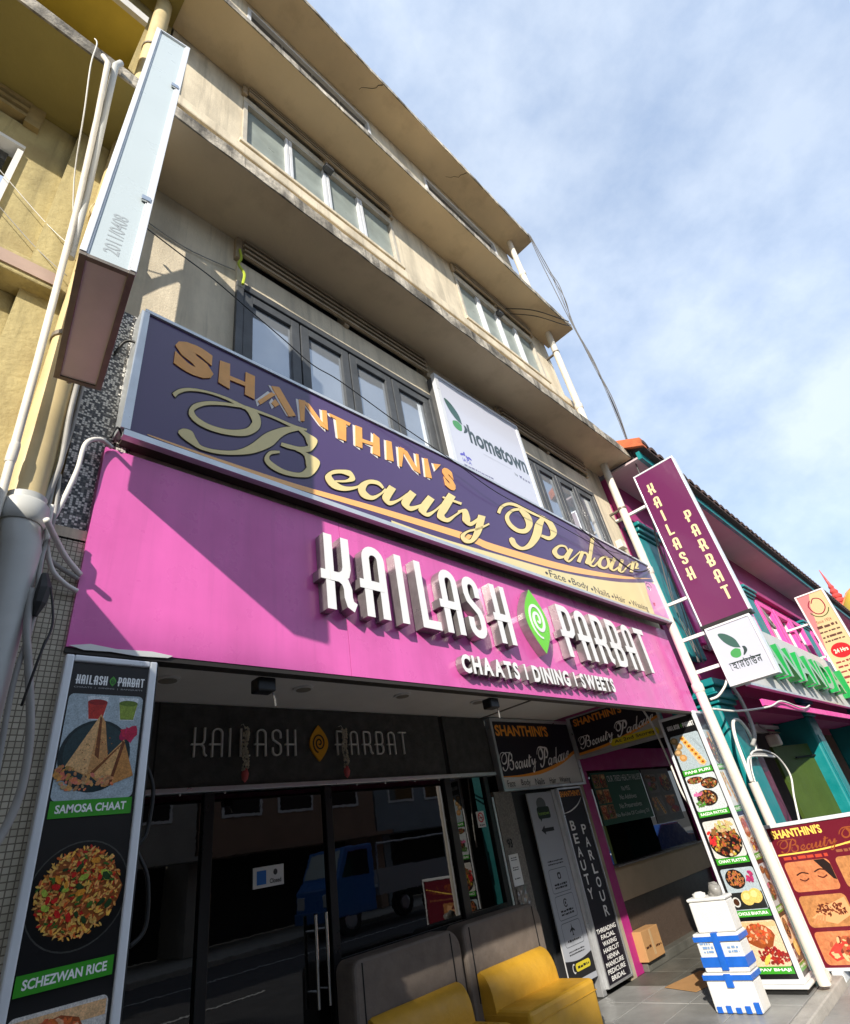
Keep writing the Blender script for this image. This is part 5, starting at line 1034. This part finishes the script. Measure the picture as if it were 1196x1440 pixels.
# ---- green-lettered fascia of the next shop
an = thing('fascia_sign', 'white fascia sign with deep green ANANDA letters on the magenta shophouse', 'sign', (12, 2.0, 2.8)); FA = facade(2.0)
build('board', MB().box(8.25, 21, 2.0, 2.05, 2.83, 3.86), M('white_fascia_board', (.56, .56, .55), .5, var=.06, vs=3), an); build('bottom_rail', MB().box(8.25, 21, 1.985, 2.055, 2.80, 2.829), m_alu, an)
m_gs = M('green_letter_side', srgb(30, 150, 72), .3, coat=.4); m_gf = M('pale_green_letter_face', srgb(140, 178, 150), .35)
row_letters(an, 'ANANDA', 9.1, 14.2, 3.02, 3.54, FA, .004, .18, [m_gf, m_gs], .02, .16); row_letters(an, 'BHAVAN', 14.9, 20.3, 3.02, 3.54, FA, .004, .18, [m_gf, m_gs], .05, .12)
# ---- 24 hours blade sign
bg = thing('blade_sign', 'cream and pink projecting sign with red 24 hrs disc further down the street', 'sign', (15, 1.6, 3.0)); F24 = flank(15.0)
build('casing', MB().box(15.006, 15.12, 1.325, 1.885, 2.9, 5.28), m_alu_w, bg); build('frame', MB().box(14.99, 15.13, 1.875, 1.905, 2.88, 5.30).box(14.99, 15.13, 1.305, 1.335, 2.88, 5.30).box(14.99, 15.13, 1.335, 1.875, 5.27, 5.30), m_white, bg)
pr = MB(); pr.flat(F24, rect(-1.875, -1.335, 2.9, 5.27), -.004, srgb(206, 184, 138)); pr.flat(F24, [(-1.875, 5.27), (-1.875, 3.9), (-1.70, 5.0), (-1.60, 5.27)], -.0035, srgb(190, 126, 126))
strip_flat(pr, F24, ribbon(catmull([(-1.66, 5.12), (-1.74, 5.0), (-1.68, 4.82), (-1.55, 4.78), (-1.44, 4.90), (-1.46, 5.08), (-1.58, 5.14), (-1.66, 5.05)], 5), .022), -.003, srgb(140, 26, 50)); strip_flat(pr, F24, ribbon(arc(-1.58, 4.93, .20, .22, 200, 340, 14), .02), -.003, srgb(60, 90, 40))
text_flat(pr, F24, 'Since 1924', -1.76, -1.46, 4.58, 4.65, -.003, srgb(140, 40, 40))
for z, h in ((4.46, .07), (4.36, .04), (4.24, .055), (4.15, .04)): scribble(pr, F24, -1.80, -1.40, z, h, -.003, srgb(90, 60, 50))
pr.flat(F24, ellipse(-1.605, 3.93, .19, .16, 28), -.003, srgb(206, 36, 40)); text_flat(pr, F24, '24 Hrs', -1.74, -1.47, 3.89, 3.98, -.002, srgb(236, 226, 200), .03)
for z in (3.68, 3.58, 3.48, 3.36, 3.26): scribble(pr, F24, -1.82, -1.40, z, .05, -.003, srgb(140, 50, 50))
build('printed_face', pr, m_print, bg)
for z in (4.66, 3.9): build('bracket', MB().box(15.04, 15.08, 1.905, 2.42, z - .02, z + .02), m_white, bg)
# ---- temple-like roof ornament beyond
tp = thing('temple_tower', 'yellow domed temple roof with a slim red tiered spire beyond the tiled eave', 'tower', (40, 1.6, 0)); cx, cy = 40.0, 1.3
m_rs = M('red_spire', (.55, .06, .05), .5)
build('dome', MB().tube([(cx, cy, 7.6), (cx, cy, 9.2), (cx, cy, 10.0), (cx, cy, 10.6), (cx, cy, 10.95), (cx, cy, 11.02)], [2.1, 2.0, 1.75, 1.25, .6, .1], 20), M('yellow_dome', (.70, .45, .03), .5), tp, smooth_angle=50)
for a in range(10):
    an_ = a * .628; build('dome_rib', MB().tube([(cx + r * math.cos(an_), cy + r * math.sin(an_), z) for r, z in ((2.12, 7.7), (2.02, 9.2), (1.77, 10.0), (1.27, 10.6), (.6, 10.97))], .05, 6), M('orange_rib', (.65, .16, .03), .5), tp)
for k in range(5): build('spire_tier', MB().tube([(cx, 3.05, 10.0 + k * .30), (cx, 3.05, 10.12 + k * .30), (cx, 3.05, 10.29 + k * .30)], [.40 - k * .07, .43 - k * .07, .26 - k * .045], 14), m_rs, tp)
build('spire_tip', MB().tube([(cx, 3.05, 11.45), (cx, 3.12, 12.5)], [.09, .02], 8), m_rs, tp)
build('base', MB().box(cx - 2.2, cx + 2.2, cy - 2.2, cy + 2.2, 0, 7.6).box(cx - .4, cx + .4, 2.6, 3.5, 7.6, 10.0), M('tower_base', (.5, .3, .1), .7), tp)

# ================================================================ neighbour on the left: yellow shophouse
yb = thing('shophouse', 'weathered yellow shophouse with dark windows at the left edge', 'building', (-3, 2.6, 0))
YX0, YX1 = -9.0, .40
m_aw = M('added_awning_cloth', (.30, .22, .10), .8, var=.2, vs=3)
build('awning', MB().add([(-4, 2.44, 3.32), (.05, 2.44, 3.32), (.05, 1.1, 2.45), (-4, 1.1, 2.45), (-4, 2.44, 3.28), (.05, 2.44, 3.28), (.05, 1.1, 2.41), (-4, 1.1, 2.41)], [(0, 1, 2, 3), (4, 7, 6, 5), (0, 4, 5, 1), (1, 5, 6, 2), (2, 6, 7, 3), (3, 7, 4, 0)]).add([(-4, 1.1, 2.42), (.05, 1.1, 2.42), (.05, 1.1, 2.15), (-4, 1.1, 2.15)], [(0, 1, 2, 3)]), m_aw, yb)  # unseen awning, added to throw the slanting shade on the pink fascia
def yw(x0, x1, z0, z1, n='wall', m=m_yel, y=W): return build(n, MB().box(x0, x1, y, y + .25, z0, z1), m, yb)
yw(-.19, YX1, 0, 12.0); yw(-2.6, -.19, 0, 4.75); yw(-2.6, -.19, 5.62, 5.86); yw(-2.6, -.19, 6.09, 7.75); yw(-2.6, -.75, 7.75, 12); yw(-.75, -.19, 7.75, 7.9); yw(-.75, -.19, 9.0, 12); yw(YX0, -2.6, 0, 12)
wn = build('window', MB().box(-2.6, -.19, W - .02, W + .08, 5.59, 5.62).box(-.22, -.19, W - .02, W + .08, 4.75, 5.56).box(-2.6, -.25, W - .02, W + .08, 4.75, 4.81), m_white, yb); build('pane', MB().box(-2.6, -.25, W + .05, W + .06, 4.81, 5.56), m_dglass, wn)
wn = build('window', MB().box(-.75, -.19, W - .01, W + .08, 8.94, 9.0).box(-.25, -.19, W - .01, W + .08, 7.9, 8.94), m_darkf, yb); build('pane', MB().box(-.75, -.25, W + .05, W + .06, 7.9, 8.94), m_glass2, wn)
build('louvre_backing', MB().box(-2.6, -.19, W + .1, W + .14, 5.86, 6.09), m_black, yb); lo = build('louvre_frame', MB().box(-.25, -.17, W - .04, W + .09, 5.85, 6.09), M('yellow_brown_louvre', (.36, .27, .12), .8, var=.3, vs=9), yb)
for k in range(3): build('louvre_slat', MB().box(-2.6, -.25, W - .05, W + .06, 5.885 + k * .075, 5.918 + k * .075), MATS['yellow_brown_louvre'], lo)
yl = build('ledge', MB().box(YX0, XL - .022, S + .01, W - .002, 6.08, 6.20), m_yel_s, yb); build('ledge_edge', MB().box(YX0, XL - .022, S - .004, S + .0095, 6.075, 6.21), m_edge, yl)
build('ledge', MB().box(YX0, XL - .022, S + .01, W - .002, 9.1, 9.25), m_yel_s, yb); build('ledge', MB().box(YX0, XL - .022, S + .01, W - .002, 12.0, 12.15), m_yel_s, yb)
build('window_ledge', MB().box(-1.6, .16, 2.06, W - .003, 7.52, 7.60), M('yellow_ledge', (.62, .46, .07), .7, var=.15), yb); build('ledge_trim', MB().box(-1.6, .16, 2.02, 2.058, 7.50, 7.62), m_white_p, yb)
build('downstand_ledge', MB().box(-3, .15, W - .15, W - .003, 4.34, 4.50), m_yel, yb, bevel=.01); build('ledge_trim', MB().box(-3, .155, W - .16, W - .152, 4.37, 4.46), M('rusty_pink_trim', (.42, .30, .24), .7, var=.2), yb)
build('pier', MB().box(.02, .24, 2.38, W - .002, 3.0, 6.07), m_yel, yb)

# ================================================================ pipes
def pipe(name, label, P, r, mat, collars=(), n=20, brackets=()):
    t = thing(name, label, 'pipe', P[0]); build('tube', MB().tube(P, r, n), mat, t, smooth_angle=50)
    for z in collars:
        for (p, q) in zip(P, P[1:]):
            lo_, hi_ = sorted((p[2], q[2]))
            if lo_ <= z <= hi_:
                f = (z - p[2]) / (q[2] - p[2]); c = [lerp(p[i], q[i], f) for i in range(3)]; build('collar', MB().tube([(c[0], c[1], z - .05), (c[0], c[1], z - .035), (c[0], c[1], z + .035), (c[0], c[1], z + .05)], [r * 1.08, r * 1.22, r * 1.22, r * 1.08], n), mat, t, smooth_angle=50); break
    for z in brackets:
        for (p, q) in zip(P, P[1:]):
            lo_, hi_ = sorted((p[2], q[2]))
            if lo_ <= z <= hi_:
                f = (z - p[2]) / (q[2] - p[2]); c = [lerp(p[i], q[i], f) for i in range(3)]; build('bracket', MB().tube([(c[0], c[1], z - .015), (c[0], c[1], z + .015)], r * 1.12, n).box(c[0] - .02, c[0] + .02, c[1] + r, W, z - .012, z + .012), m_brz, t); break
    return t
pipe('downpipe', 'cream painted downpipe running down the right end of the cream building', [(7.03, 2.25, 12.0), (7.03, 2.25, 2.9), (7.035, 2.24, .04)], .054, m_white_p, (10.9, 7.3, 4.30, 2.75), 20, (8.6, 5.3))
pipe('downpipe', 'yellow painted downpipe behind the tall white box sign', [(.275, 2.33, 12), (.273, 2.33, 3.4), (.273, 2.32, 2.95)], .070, M('yellow_pipe_paint', (.58, .46, .24), .55, var=.15, vs=4), (5.2,), 20, (4.05, 7.9))
pipe('soil_pipe', 'thick grey pipe socket at the lower left edge', [(.272, 2.28, 3.06), (.275, 2.28, 2.92), (.295, 2.28, 2.83), (.30, 2.28, 0)], .074, m_grey_p, (2.98,), 24)
pipe('conduit', 'slim white pipe rising in front of the yellow wall', [(.195, 2.22, .2), (.187, 2.22, 3.03), (.170, 2.22, 3.70), (.140, 2.22, 4.60), (.128, 2.22, 4.94), (.07, 2.02, 5.60), (.02, 1.84, 5.98), (-.01, 1.86, 6.06)], .016, m_white_p, (3.22,), 14)
pipe('conduit', 'grey pipe beside the slim white pipe under the yellow ledge', [(.17, 2.26, 4.6), (.15, 2.20, 5.1), (.09, 1.98, 5.75), (.06, 1.85, 6.04), (.08, 1.86, 6.14)], .019, m_grey_p, (), 14)
# ================================================================ cables
def cable(label, P, r, mat, n=6, cat='cable', sub=6, name='cable'):
    P = catmull([tuple(p) for p in P], sub)
    return tag(build(name, MB().tube([Vector(p) for p in P], r, n), mat, loc=P[0], smooth=True), label, cat)
cable('thin black wire sagging from the white box sign across the purple sign', [(0.391, 1.9, 4.677), (0.67, 2.1, 4.936), (0.921, 2.2, 5.039), (1.208, 2.25, 5.007), (1.491, 2.25, 4.891), (1.723, 2.24, 4.773), (1.974, 2.23, 4.74), (2.53, 2.22, 4.596), (3.177, 2.21, 4.461), (3.724, 2.2, 4.326), (4.652, 2.19, 4.283), (5.657, 2.18, 4.235), (6.69, 2.18, 4.377)], .004, m_cable_k)
cable('thin wire running on the cream wall above the purple sign', [(.45, 2.43, 5.62), (.8, 2.435, 5.58), (1.18, 2.43, 5.66)], .004, m_cable_g)
cable('white cable looping from the mosaic pier into the pink sign', [(.56, 2.36, 3.52), (.50, 2.34, 3.53), (.44, 2.32, 3.46), (.43, 2.32, 3.30), (.40, 2.32, 3.10), (.36, 2.32, 2.9), (.33, 2.33, 2.6)], .011, m_cable_w, 8)
cable('grey cable hanging beside the yellow pipe', [(.35, 2.30, 4.0), (.345, 2.28, 3.6), (.36, 2.30, 3.3), (.335, 2.30, 3.02), (.35, 2.29, 2.7), (.345, 2.27, 2.3)], .012, m_cable_g, 8)
cable('second grey cable bundle beside the yellow pipe', [(.375, 2.33, 4.1), (.37, 2.31, 3.5), (.355, 2.31, 3.2), (.37, 2.32, 2.95), (.40, 2.33, 2.85), (.53, 2.37, 2.80)], .010, m_cable_g, 8)
cable('white cable crossing from the grey pipe to the pink sign edge', [(.34, 2.18, 2.93), (.40, 2.26, 2.90), (.46, 2.32, 2.86), (.535, 2.37, 2.82)], .012, m_cable_w, 8)
cable('thick grey cable dropping past the left menu light-box', [(.36, 2.24, 2.66), (.37, 2.22, 2.50), (.40, 2.21, 2.36), (.445, 2.21, 2.15), (.455, 2.21, 1.98), (.43, 2.2, 1.86), (.39, 2.18, 1.78), (.36, 2.16, 1.66)], .013, m_cable_g, 8)
cable('dark grey cable snaking beside the thick grey pipe', [(.37, 2.32, 3.25), (.385, 2.30, 3.0), (.37, 2.26, 2.8), (.385, 2.24, 2.55), (.37, 2.22, 2.3), (.385, 2.22, 2.0)], .009, m_cable_g, 7)
cable('lower white cable looping from the pipes to the pink sign', [(.36, 2.26, 3.05), (.375, 2.28, 2.90), (.42, 2.32, 2.80), (.48, 2.35, 2.76), (.535, 2.37, 2.745)], .010, m_cable_w, 8)
tag(build('tape_bundle', MB().tube([(.385, 2.22, 2.72), (.395, 2.22, 2.66), (.39, 2.22, 2.60), (.385, 2.22, 2.55)], [.012, .026, .022, .008], 7), m_cable_k, loc=(.39, 2.22, 2.55)), 'black tape wrapped round the cables beside the thick grey pipe', 'tape')
cable('thin black cable tangle hanging by the grey pipe', [(.395, 2.12, 2.62), (.42, 2.10, 2.48), (.40, 2.08, 2.36), (.385, 2.1, 2.20), (.41, 2.1, 2.42)], .004, m_cable_k)
cable('black cable curling out of the purple sign end', [(.62, 2.36, 4.22), (.58, 2.34, 4.28), (.53, 2.38, 4.30), (.50, 2.42, 4.22)], .008, m_cable_k)
cable('black cable stub between the purple and pink signs', [(.60, 2.36, 3.60), (.56, 2.33, 3.63), (.54, 2.34, 3.56)], .006, m_cable_k)
cable('white wire dangling under the yellow ledge', [(-.08, 1.88, 6.25), (-.06, 1.86, 6.15), (-.05, 1.88, 5.9), (.0, 2.0, 5.6), (.06, 2.2, 5.3), (.12, 2.30, 5.05)], .004, m_cable_w)
for i, (lab, dx, dz) in enumerate((('pale wire crossing the yellow wall to the pipe', 0, 0), ('thin grey wire crossing the yellow wall below the pale one', .02, -.25))):
    cable(lab, [(-.9, 2.40, 5.75 + dz), (-.4, 2.40, 5.35 + dz), (.0, 2.39, 4.98 + dz), (.16 + dx, 2.30, 4.75 + dz)], .0026, m_cable_w if i == 0 else m_cable_g)
tag(build('ribbon_tie', MB().tube(catmull([(1.20, 2.40, 5.92), (1.21, 2.39, 5.80), (1.19, 2.39, 5.70), (1.24, 2.39, 5.62), (1.23, 2.39, 5.48)], 5), .011, 6), M('lime_ribbon', (.45, .55, .05), .5), loc=(1.2, 2.4, 5.5)), 'lime green ribbon tied at the corner of the grey window', 'ribbon')
labs = ['hanging wire nearest the wall at the ledge ends', 'second hanging wire from the roof corner', 'hanging wire bundle strand outermost at the ledge ends', 'loose hanging wire strand beside the cream downpipe', 'thin hanging wire strand swinging clear of the ledges']
for i in range(5):
    o = .07 * i; jx = lambda k: random.uniform(-k, k)
    cable(labs[i], [(7.22 + .02 * i, 1.88, 12.05), (7.26 + .05 * i + jx(.05), 1.86 + jx(.05), 11.0 + jx(.3)), (7.30 + .04 * i + jx(.05), 1.86 + jx(.05), 10.1 + jx(.3)), (7.30 + .02 * i, 1.87, 9.2), (7.32 + .06 * i + jx(.05), 1.84 + jx(.05), 8.2 + jx(.3)), (7.30 + .06 * i + jx(.05), 1.84 + jx(.05), 7.2 + jx(.3)), (7.28 + jx(.03), 1.87, 6.2), (7.40 + jx(.08), 1.95, 5.5), (7.48 + jx(.12), 2.1, 4.8), (7.55 + jx(.2), 2.22, 3.9), (7.50 + jx(.15), 2.24, 3.1)], .0045 if i % 2 else .007, M('dark_grey_cable', (.12, .115, .11), .6))
cable('black cable slung under the third ledge', [(5.9, 2.40, 9.05), (6.3, 2.1, 9.02), (6.9, 1.9, 9.06), (7.2, 1.88, 9.2)], .008, m_cable_k); cable('second black cable slung under the third ledge', [(6.0, 2.40, 9.0), (6.4, 2.12, 8.96), (7.0, 1.92, 9.0), (7.25, 1.88, 9.15)], .007, m_cable_k)
cable('black cable drooping over the right end of the purple sign', [(5.3, 2.22, 4.44), (5.8, 2.19, 4.22), (6.3, 2.18, 4.10), (6.75, 2.19, 4.22), (6.95, 2.2, 4.30)], .006, m_cable_k); cable('second black cable drooping over the purple sign', [(5.5, 2.22, 4.42), (6.1, 2.19, 4.12), (6.6, 2.18, 4.16), (6.9, 2.2, 4.28)], .004, m_cable_k)
tag(build('junction_box', MB().box(6.80, 6.95, 2.36, 2.448, 4.68, 4.80), m_white_p, loc=(6.87, 2.4, 4.68), bevel=.01), 'small cream junction box on the wall above the purple sign', 'junction box')
cable('white conduit loop on the teal column', [(7.32, 2.2, 1.72), (7.36, 2.2, 1.95), (7.43, 2.2, 2.20), (7.60, 2.2, 2.37), (7.84, 2.2, 2.39), (8.0, 2.2, 2.28), (8.08, 2.22, 2.10), (8.05, 2.24, 2.0)], .020, m_cable_w, 8)
cable('grey conduit dropping from the small light-box', [(7.6, 1.95, 2.92), (8.02, 2.15, 2.84), (8.10, 2.15, 2.68), (8.13, 2.15, 2.46), (8.06, 2.16, 2.22), (7.92, 2.2, 2.10)], .024, m_cable_g, 8)
for i in range(4): cable(('white cable of the coil hung on the teal column', 'grey inner cable of the coil on the teal column', 'thin black cable of the coil on the teal column', 'outer white cable sweeping from the coil')[i], [(7.33 + .03 * i, 2.2, 1.70), (7.42 + .03 * i, 2.2, 1.86), (7.62 + .05 * i, 2.2, 1.97 + .015 * i), (8.1 + .05 * i, 2.2, 2.0 + .02 * (i - 1)), (8.62 + .04 * i, 2.2, 1.96), (8.95, 2.2, 1.74), (8.75, 2.22, 1.5), (8.45, 2.22, 1.2)][: (8 if i == 3 else 5)], (.014, .012, .008, .012)[i], (m_cable_w, m_cable_g, m_cable_k, m_cable_w)[i], 7)
pipe('conduit', 'short white pipe stub standing against the teal column', [(7.35, 2.2, 1.30), (7.35, 2.2, 1.71)], .050, m_white_p, (), 16)
cable('white cable strung along the magenta awning', [(7.08, 2.2, 2.50), (7.6, 2.1, 2.47), (8.3, 1.92, 2.50), (9.0, 1.9, 2.60), (10.0, 1.9, 2.55), (10.6, 1.9, 2.62)], .012, m_cable_w)
cable('short white cable from the pipe to the small light-box', [(7.06, 2.18, 2.60), (7.12, 2.1, 2.62), (7.16, 2.0, 2.70), (7.2, 1.95, 2.78)], .014, m_cable_w)
cable('white cable curled above the right menu light-box', [(6.9, 2.9, 2.75), (6.95, 2.7, 2.60), (7.0, 2.55, 2.58), (7.05, 2.45, 2.70), (6.95, 2.5, 2.76)], .010, m_cable_w); cable('grey cable dropping behind the right menu light-box', [(6.98, 3.0, 2.80), (6.98, 2.92, 2.5), (6.98, 2.88, 2.1), (6.97, 2.86, 1.75), (7.0, 2.83, 1.6)], .012, m_cable_w)
cable('black cable loop hanging beside the left menu light-box', [(.93, 2.5, 2.1), (.97, 2.5, 2.0), (.96, 2.5, 1.85), (.93, 2.5, 1.80), (.98, 2.5, 1.70), (.99, 2.5, 1.55), (.94, 2.5, 1.50)], .008, m_cable_k)
cable('loose cable bundle on the magenta wall', [(12.4, 2.36, 5.25), (12.8, 2.33, 5.0), (13.3, 2.33, 4.75), (13.6, 2.33, 4.5), (13.2, 2.33, 4.62), (12.9, 2.33, 4.95), (13.5, 2.33, 4.6)], .03, m_cable_g)
for x, y, lab in ((3.308, 2.45, 'small black sensor hanging under the pink fascia below the tagline'), (1.462, 2.45, 'broken black lamp stub under the pink fascia above the shop door')):
    t = thing('sensor' if x > 2 else 'lamp_stub', lab, 'fitting', (x, y, 2.45)); build('body', MB().box(x - .05, x + .05, y, y + .08, 2.42, 2.49), m_frame, t, bevel=.008); build('stub_wire', MB().tube([(x + .04, y + .02, 2.42), (x + .06, y + .03, 2.39), (x + .07, y + .04, 2.36)], .005, 6), m_cable_g, t)
pl_ = thing('ledge_plant', 'small dry weed growing from the top ledge at upper left', 'plant', (1.2, 2.0, 11.9))
for k in range(14):
    a = random.uniform(0, 6.28); x, y, z = 1.16 + random.uniform(-.06, .06), 2.2, 11.96; q = [(x, y, z), (x + .12 * math.cos(a), y - .08, z - random.uniform(.02, .12)), (x + .2 * math.cos(a), y - .12, z - random.uniform(.1, .3))]; build('stem', MB().tube(q, [.006, .012, .002], 5), M('dry_leaf', (.10, .085, .035), .8), pl_)

# ================================================================ street side, seen in the glass
_B = build
def build_t(name, mb, mat, parent=None, **k):
    mb.v = [(12.7 + (x - 8.68) * 1.22, -8.6 + (y + 2.35) * 1.22, -.16 + (z + .16) * 1.22) for x, y, z in mb.v]; return _B(name, mb, mat, parent, **k)
tr = thing('truck', 'blue light truck parked across the road, mirrored in the shop glass', 'truck', (15.0, -9.7, -.16))
m_blue = M('blue_truck_paint', (.03, .16, .48), .3, coat=.5); zt_ = -.16
def tprof(P, y0, y1): 
    F = Frame((0, y1, zt_), (1, 0, 0), (0, 0, 1)); return MB().prism(F, P, 0, y1 - y0)
build_t('cab', tprof([(8.75, .45), (10.25, .45), (10.25, 2.05), (9.25, 2.05), (8.95, 1.35), (8.75, 1.15)], -4.1, -2.4), m_blue, tr, bevel=.04)
build_t('windscreen', MB().add([(8.962, -4.0, zt_ + 1.40), (8.962, -2.5, zt_ + 1.40), (9.215, -2.55, zt_ + 1.98), (9.215, -3.95, zt_ + 1.98)], [(0, 1, 2, 3)]), M('bright_windscreen', (.50, .56, .53), .12), tr)
for yy in (-2.395, -4.105): build_t('side_window', MB().add([(9.10, yy, zt_ + 1.32), (10.05, yy, zt_ + 1.32), (10.05, yy, zt_ + 1.92), (9.36, yy, zt_ + 1.92)], [(0, 1, 2, 3)]), m_dglass, tr)
for yy in (-2.65, -3.85): build_t('headlight', MB().box(8.72, 8.76, yy - .16, yy + .16, zt_ + .74, zt_ + 1.02), M('headlight_lens', (.75, .76, .75), .1, .3), tr, bevel=.02)
build_t('bumper', MB().box(8.68, 8.80, -4.1, -2.4, zt_ + .40, zt_ + .66), M('bumper_blue', (.03, .12, .32), .5), tr, bevel=.03)
build_t('cargo_bed', MB().box(10.35, 13.4, -4.15, -2.35, zt_ + .75, zt_ + .95).box(10.35, 13.4, -2.40, -2.35, zt_ + .95, zt_ + 1.35).box(10.35, 13.4, -4.15, -4.10, zt_ + .95, zt_ + 1.35), M('cargo_grey', (.35, .36, .37), .5), tr); build_t('hoop', MB().tube([(10.4, -2.4, zt_ + 1.3), (10.4, -2.4, zt_ + 2.0), (13.3, -2.4, zt_ + 2.0), (13.3, -2.4, zt_ + 1.3)], .025, 8), m_alu, tr)
for x in (9.35, 12.6):
    for yy in (-2.55, -3.95): w = build_t('wheel', MB().tube([(x, yy - .11, zt_ + .36), (x, yy + .11, zt_ + .36)], .36, 24), M('tyre_rubber', (.015, .015, .015), .8), tr); build_t('rim', MB().tube([(x, yy + .1101, zt_ + .36), (x, yy + .13, zt_ + .36)], [.2, .16], 18), m_alu, w)
car = thing('car', 'blue car across the road, mirrored in the counter glass', 'car', (22, -3.4, -.16))
F = Frame((0, -2.5, zt_), (1, 0, 0), (0, 0, 1)); m_cb = M('bright_blue_car', (.01, .09, .42), .25, coat=.6)
build('body', MB().prism(F, [(19.9, .30), (24.2, .30), (24.25, .75), (23.9, .92), (22.9, .98), (22.3, 1.40), (20.9, 1.42), (20.2, 1.0), (19.9, .85)], 0, -1.75 * -1 * -1), m_cb, car, bevel=.05)
build('window', MB().add([(20.45, -2.49, zt_ + 1.0), (22.6, -2.49, zt_ + 1.0), (22.2, -2.49, zt_ + 1.34), (20.95, -2.49, zt_ + 1.35)], [(0, 1, 2, 3)]), m_dglass, car)
for x in (20.7, 23.3): w = build('wheel', MB().tube([(x, -2.70, zt_ + .31), (x, -2.47, zt_ + .31)], .31, 22), MATS['tyre_rubber'], car); build('rim', MB().tube([(x, -2.469, zt_ + .31), (x, -2.46, zt_ + .31)], .19, 16), m_alu, w)
cols = [(.30, .25, .18), (.20, .25, .25), (.34, .31, .27), (.30, .19, .13), (.24, .27, .29), (.34, .31, .24)]
names_ = ['sand coloured', 'grey green', 'pale stone', 'terracotta', 'blue grey', 'ivory']
for i in range(6):
    x0 = -16 + i * 9.0; x1 = x0 + 8.9; hgt = 7.4 + (i % 3) * .8
    ob = thing('opposite_shophouse', names_[i] + ' shophouse across the road, mirrored in the shop glass', 'building', ((x0 + x1) / 2, -15, 0), 'shophouses across the road')
    mm = M('opposite_wall_%s' % names_[i].replace(' ', '_'), cols[i], .85, var=.15, vs=1.5)
    build('wall', MB().box(x0, x1, -15, -14.6, 3.0, hgt), mm, ob); build('side_wall', MB().box(x0, x0 + .2, -22, -15, 0, hgt).box(x1 - .2, x1, -22, -15, 0, hgt), mm, ob); build('shop_recess', MB().box(x0, x1, -17, -16.8, 0, 3.0), m_black, ob)
    build('roof', MB().box(x0 - .1, x1 + .1, -22, -14.2, hgt, hgt + .2), m_tile_r, ob); build('canopy', MB().box(x0, x1, -14.6, -13.4, 2.8, 2.95), mm, ob)
    for k in range(3): w = build('window', MB().box(x0 + .9 + k * 2.6, x0 + 2.7 + k * 2.6, -14.6, -14.55, 4.2, 6.0), m_white, ob); build('pane', MB().box(x0 + 1.0 + k * 2.6, x0 + 2.6 + k * 2.6, -14.549, -14.54, 4.3, 5.9), m_dglass, w)
    for k in range(2): build('column', MB().box(x0 + k * 8.5, x0 + .4 + k * 8.5, -14.6, -14.2, 0, 2.8), mm, ob)
tw = thing('shade_block', 'unseen tall narrow block added across the road to shade the benches', 'building', (-26.7, -18, 0))
build('wall', MB().box(-28.4, -25.0, -22, -14.6, 0, 18.55), M('shade_block_wall', (.42, .40, .36), .85, var=.1, vs=1), tw)  # invented block out of view, sized to keep the sun off the benches
for k in range(5):
    for q in range(1): w = build('window', MB().box(-27.6 + q * 2.9, -25.8 + q * 2.9, -14.6, -14.55, 2.5 + k * 3.1, 4.0 + k * 3.1), m_white, tw); build('pane', MB().box(-27.5 + q * 2.9, -25.9 + q * 2.9, -14.549, -14.54, 2.6 + k * 3.1, 3.9 + k * 3.1), m_dglass, w)
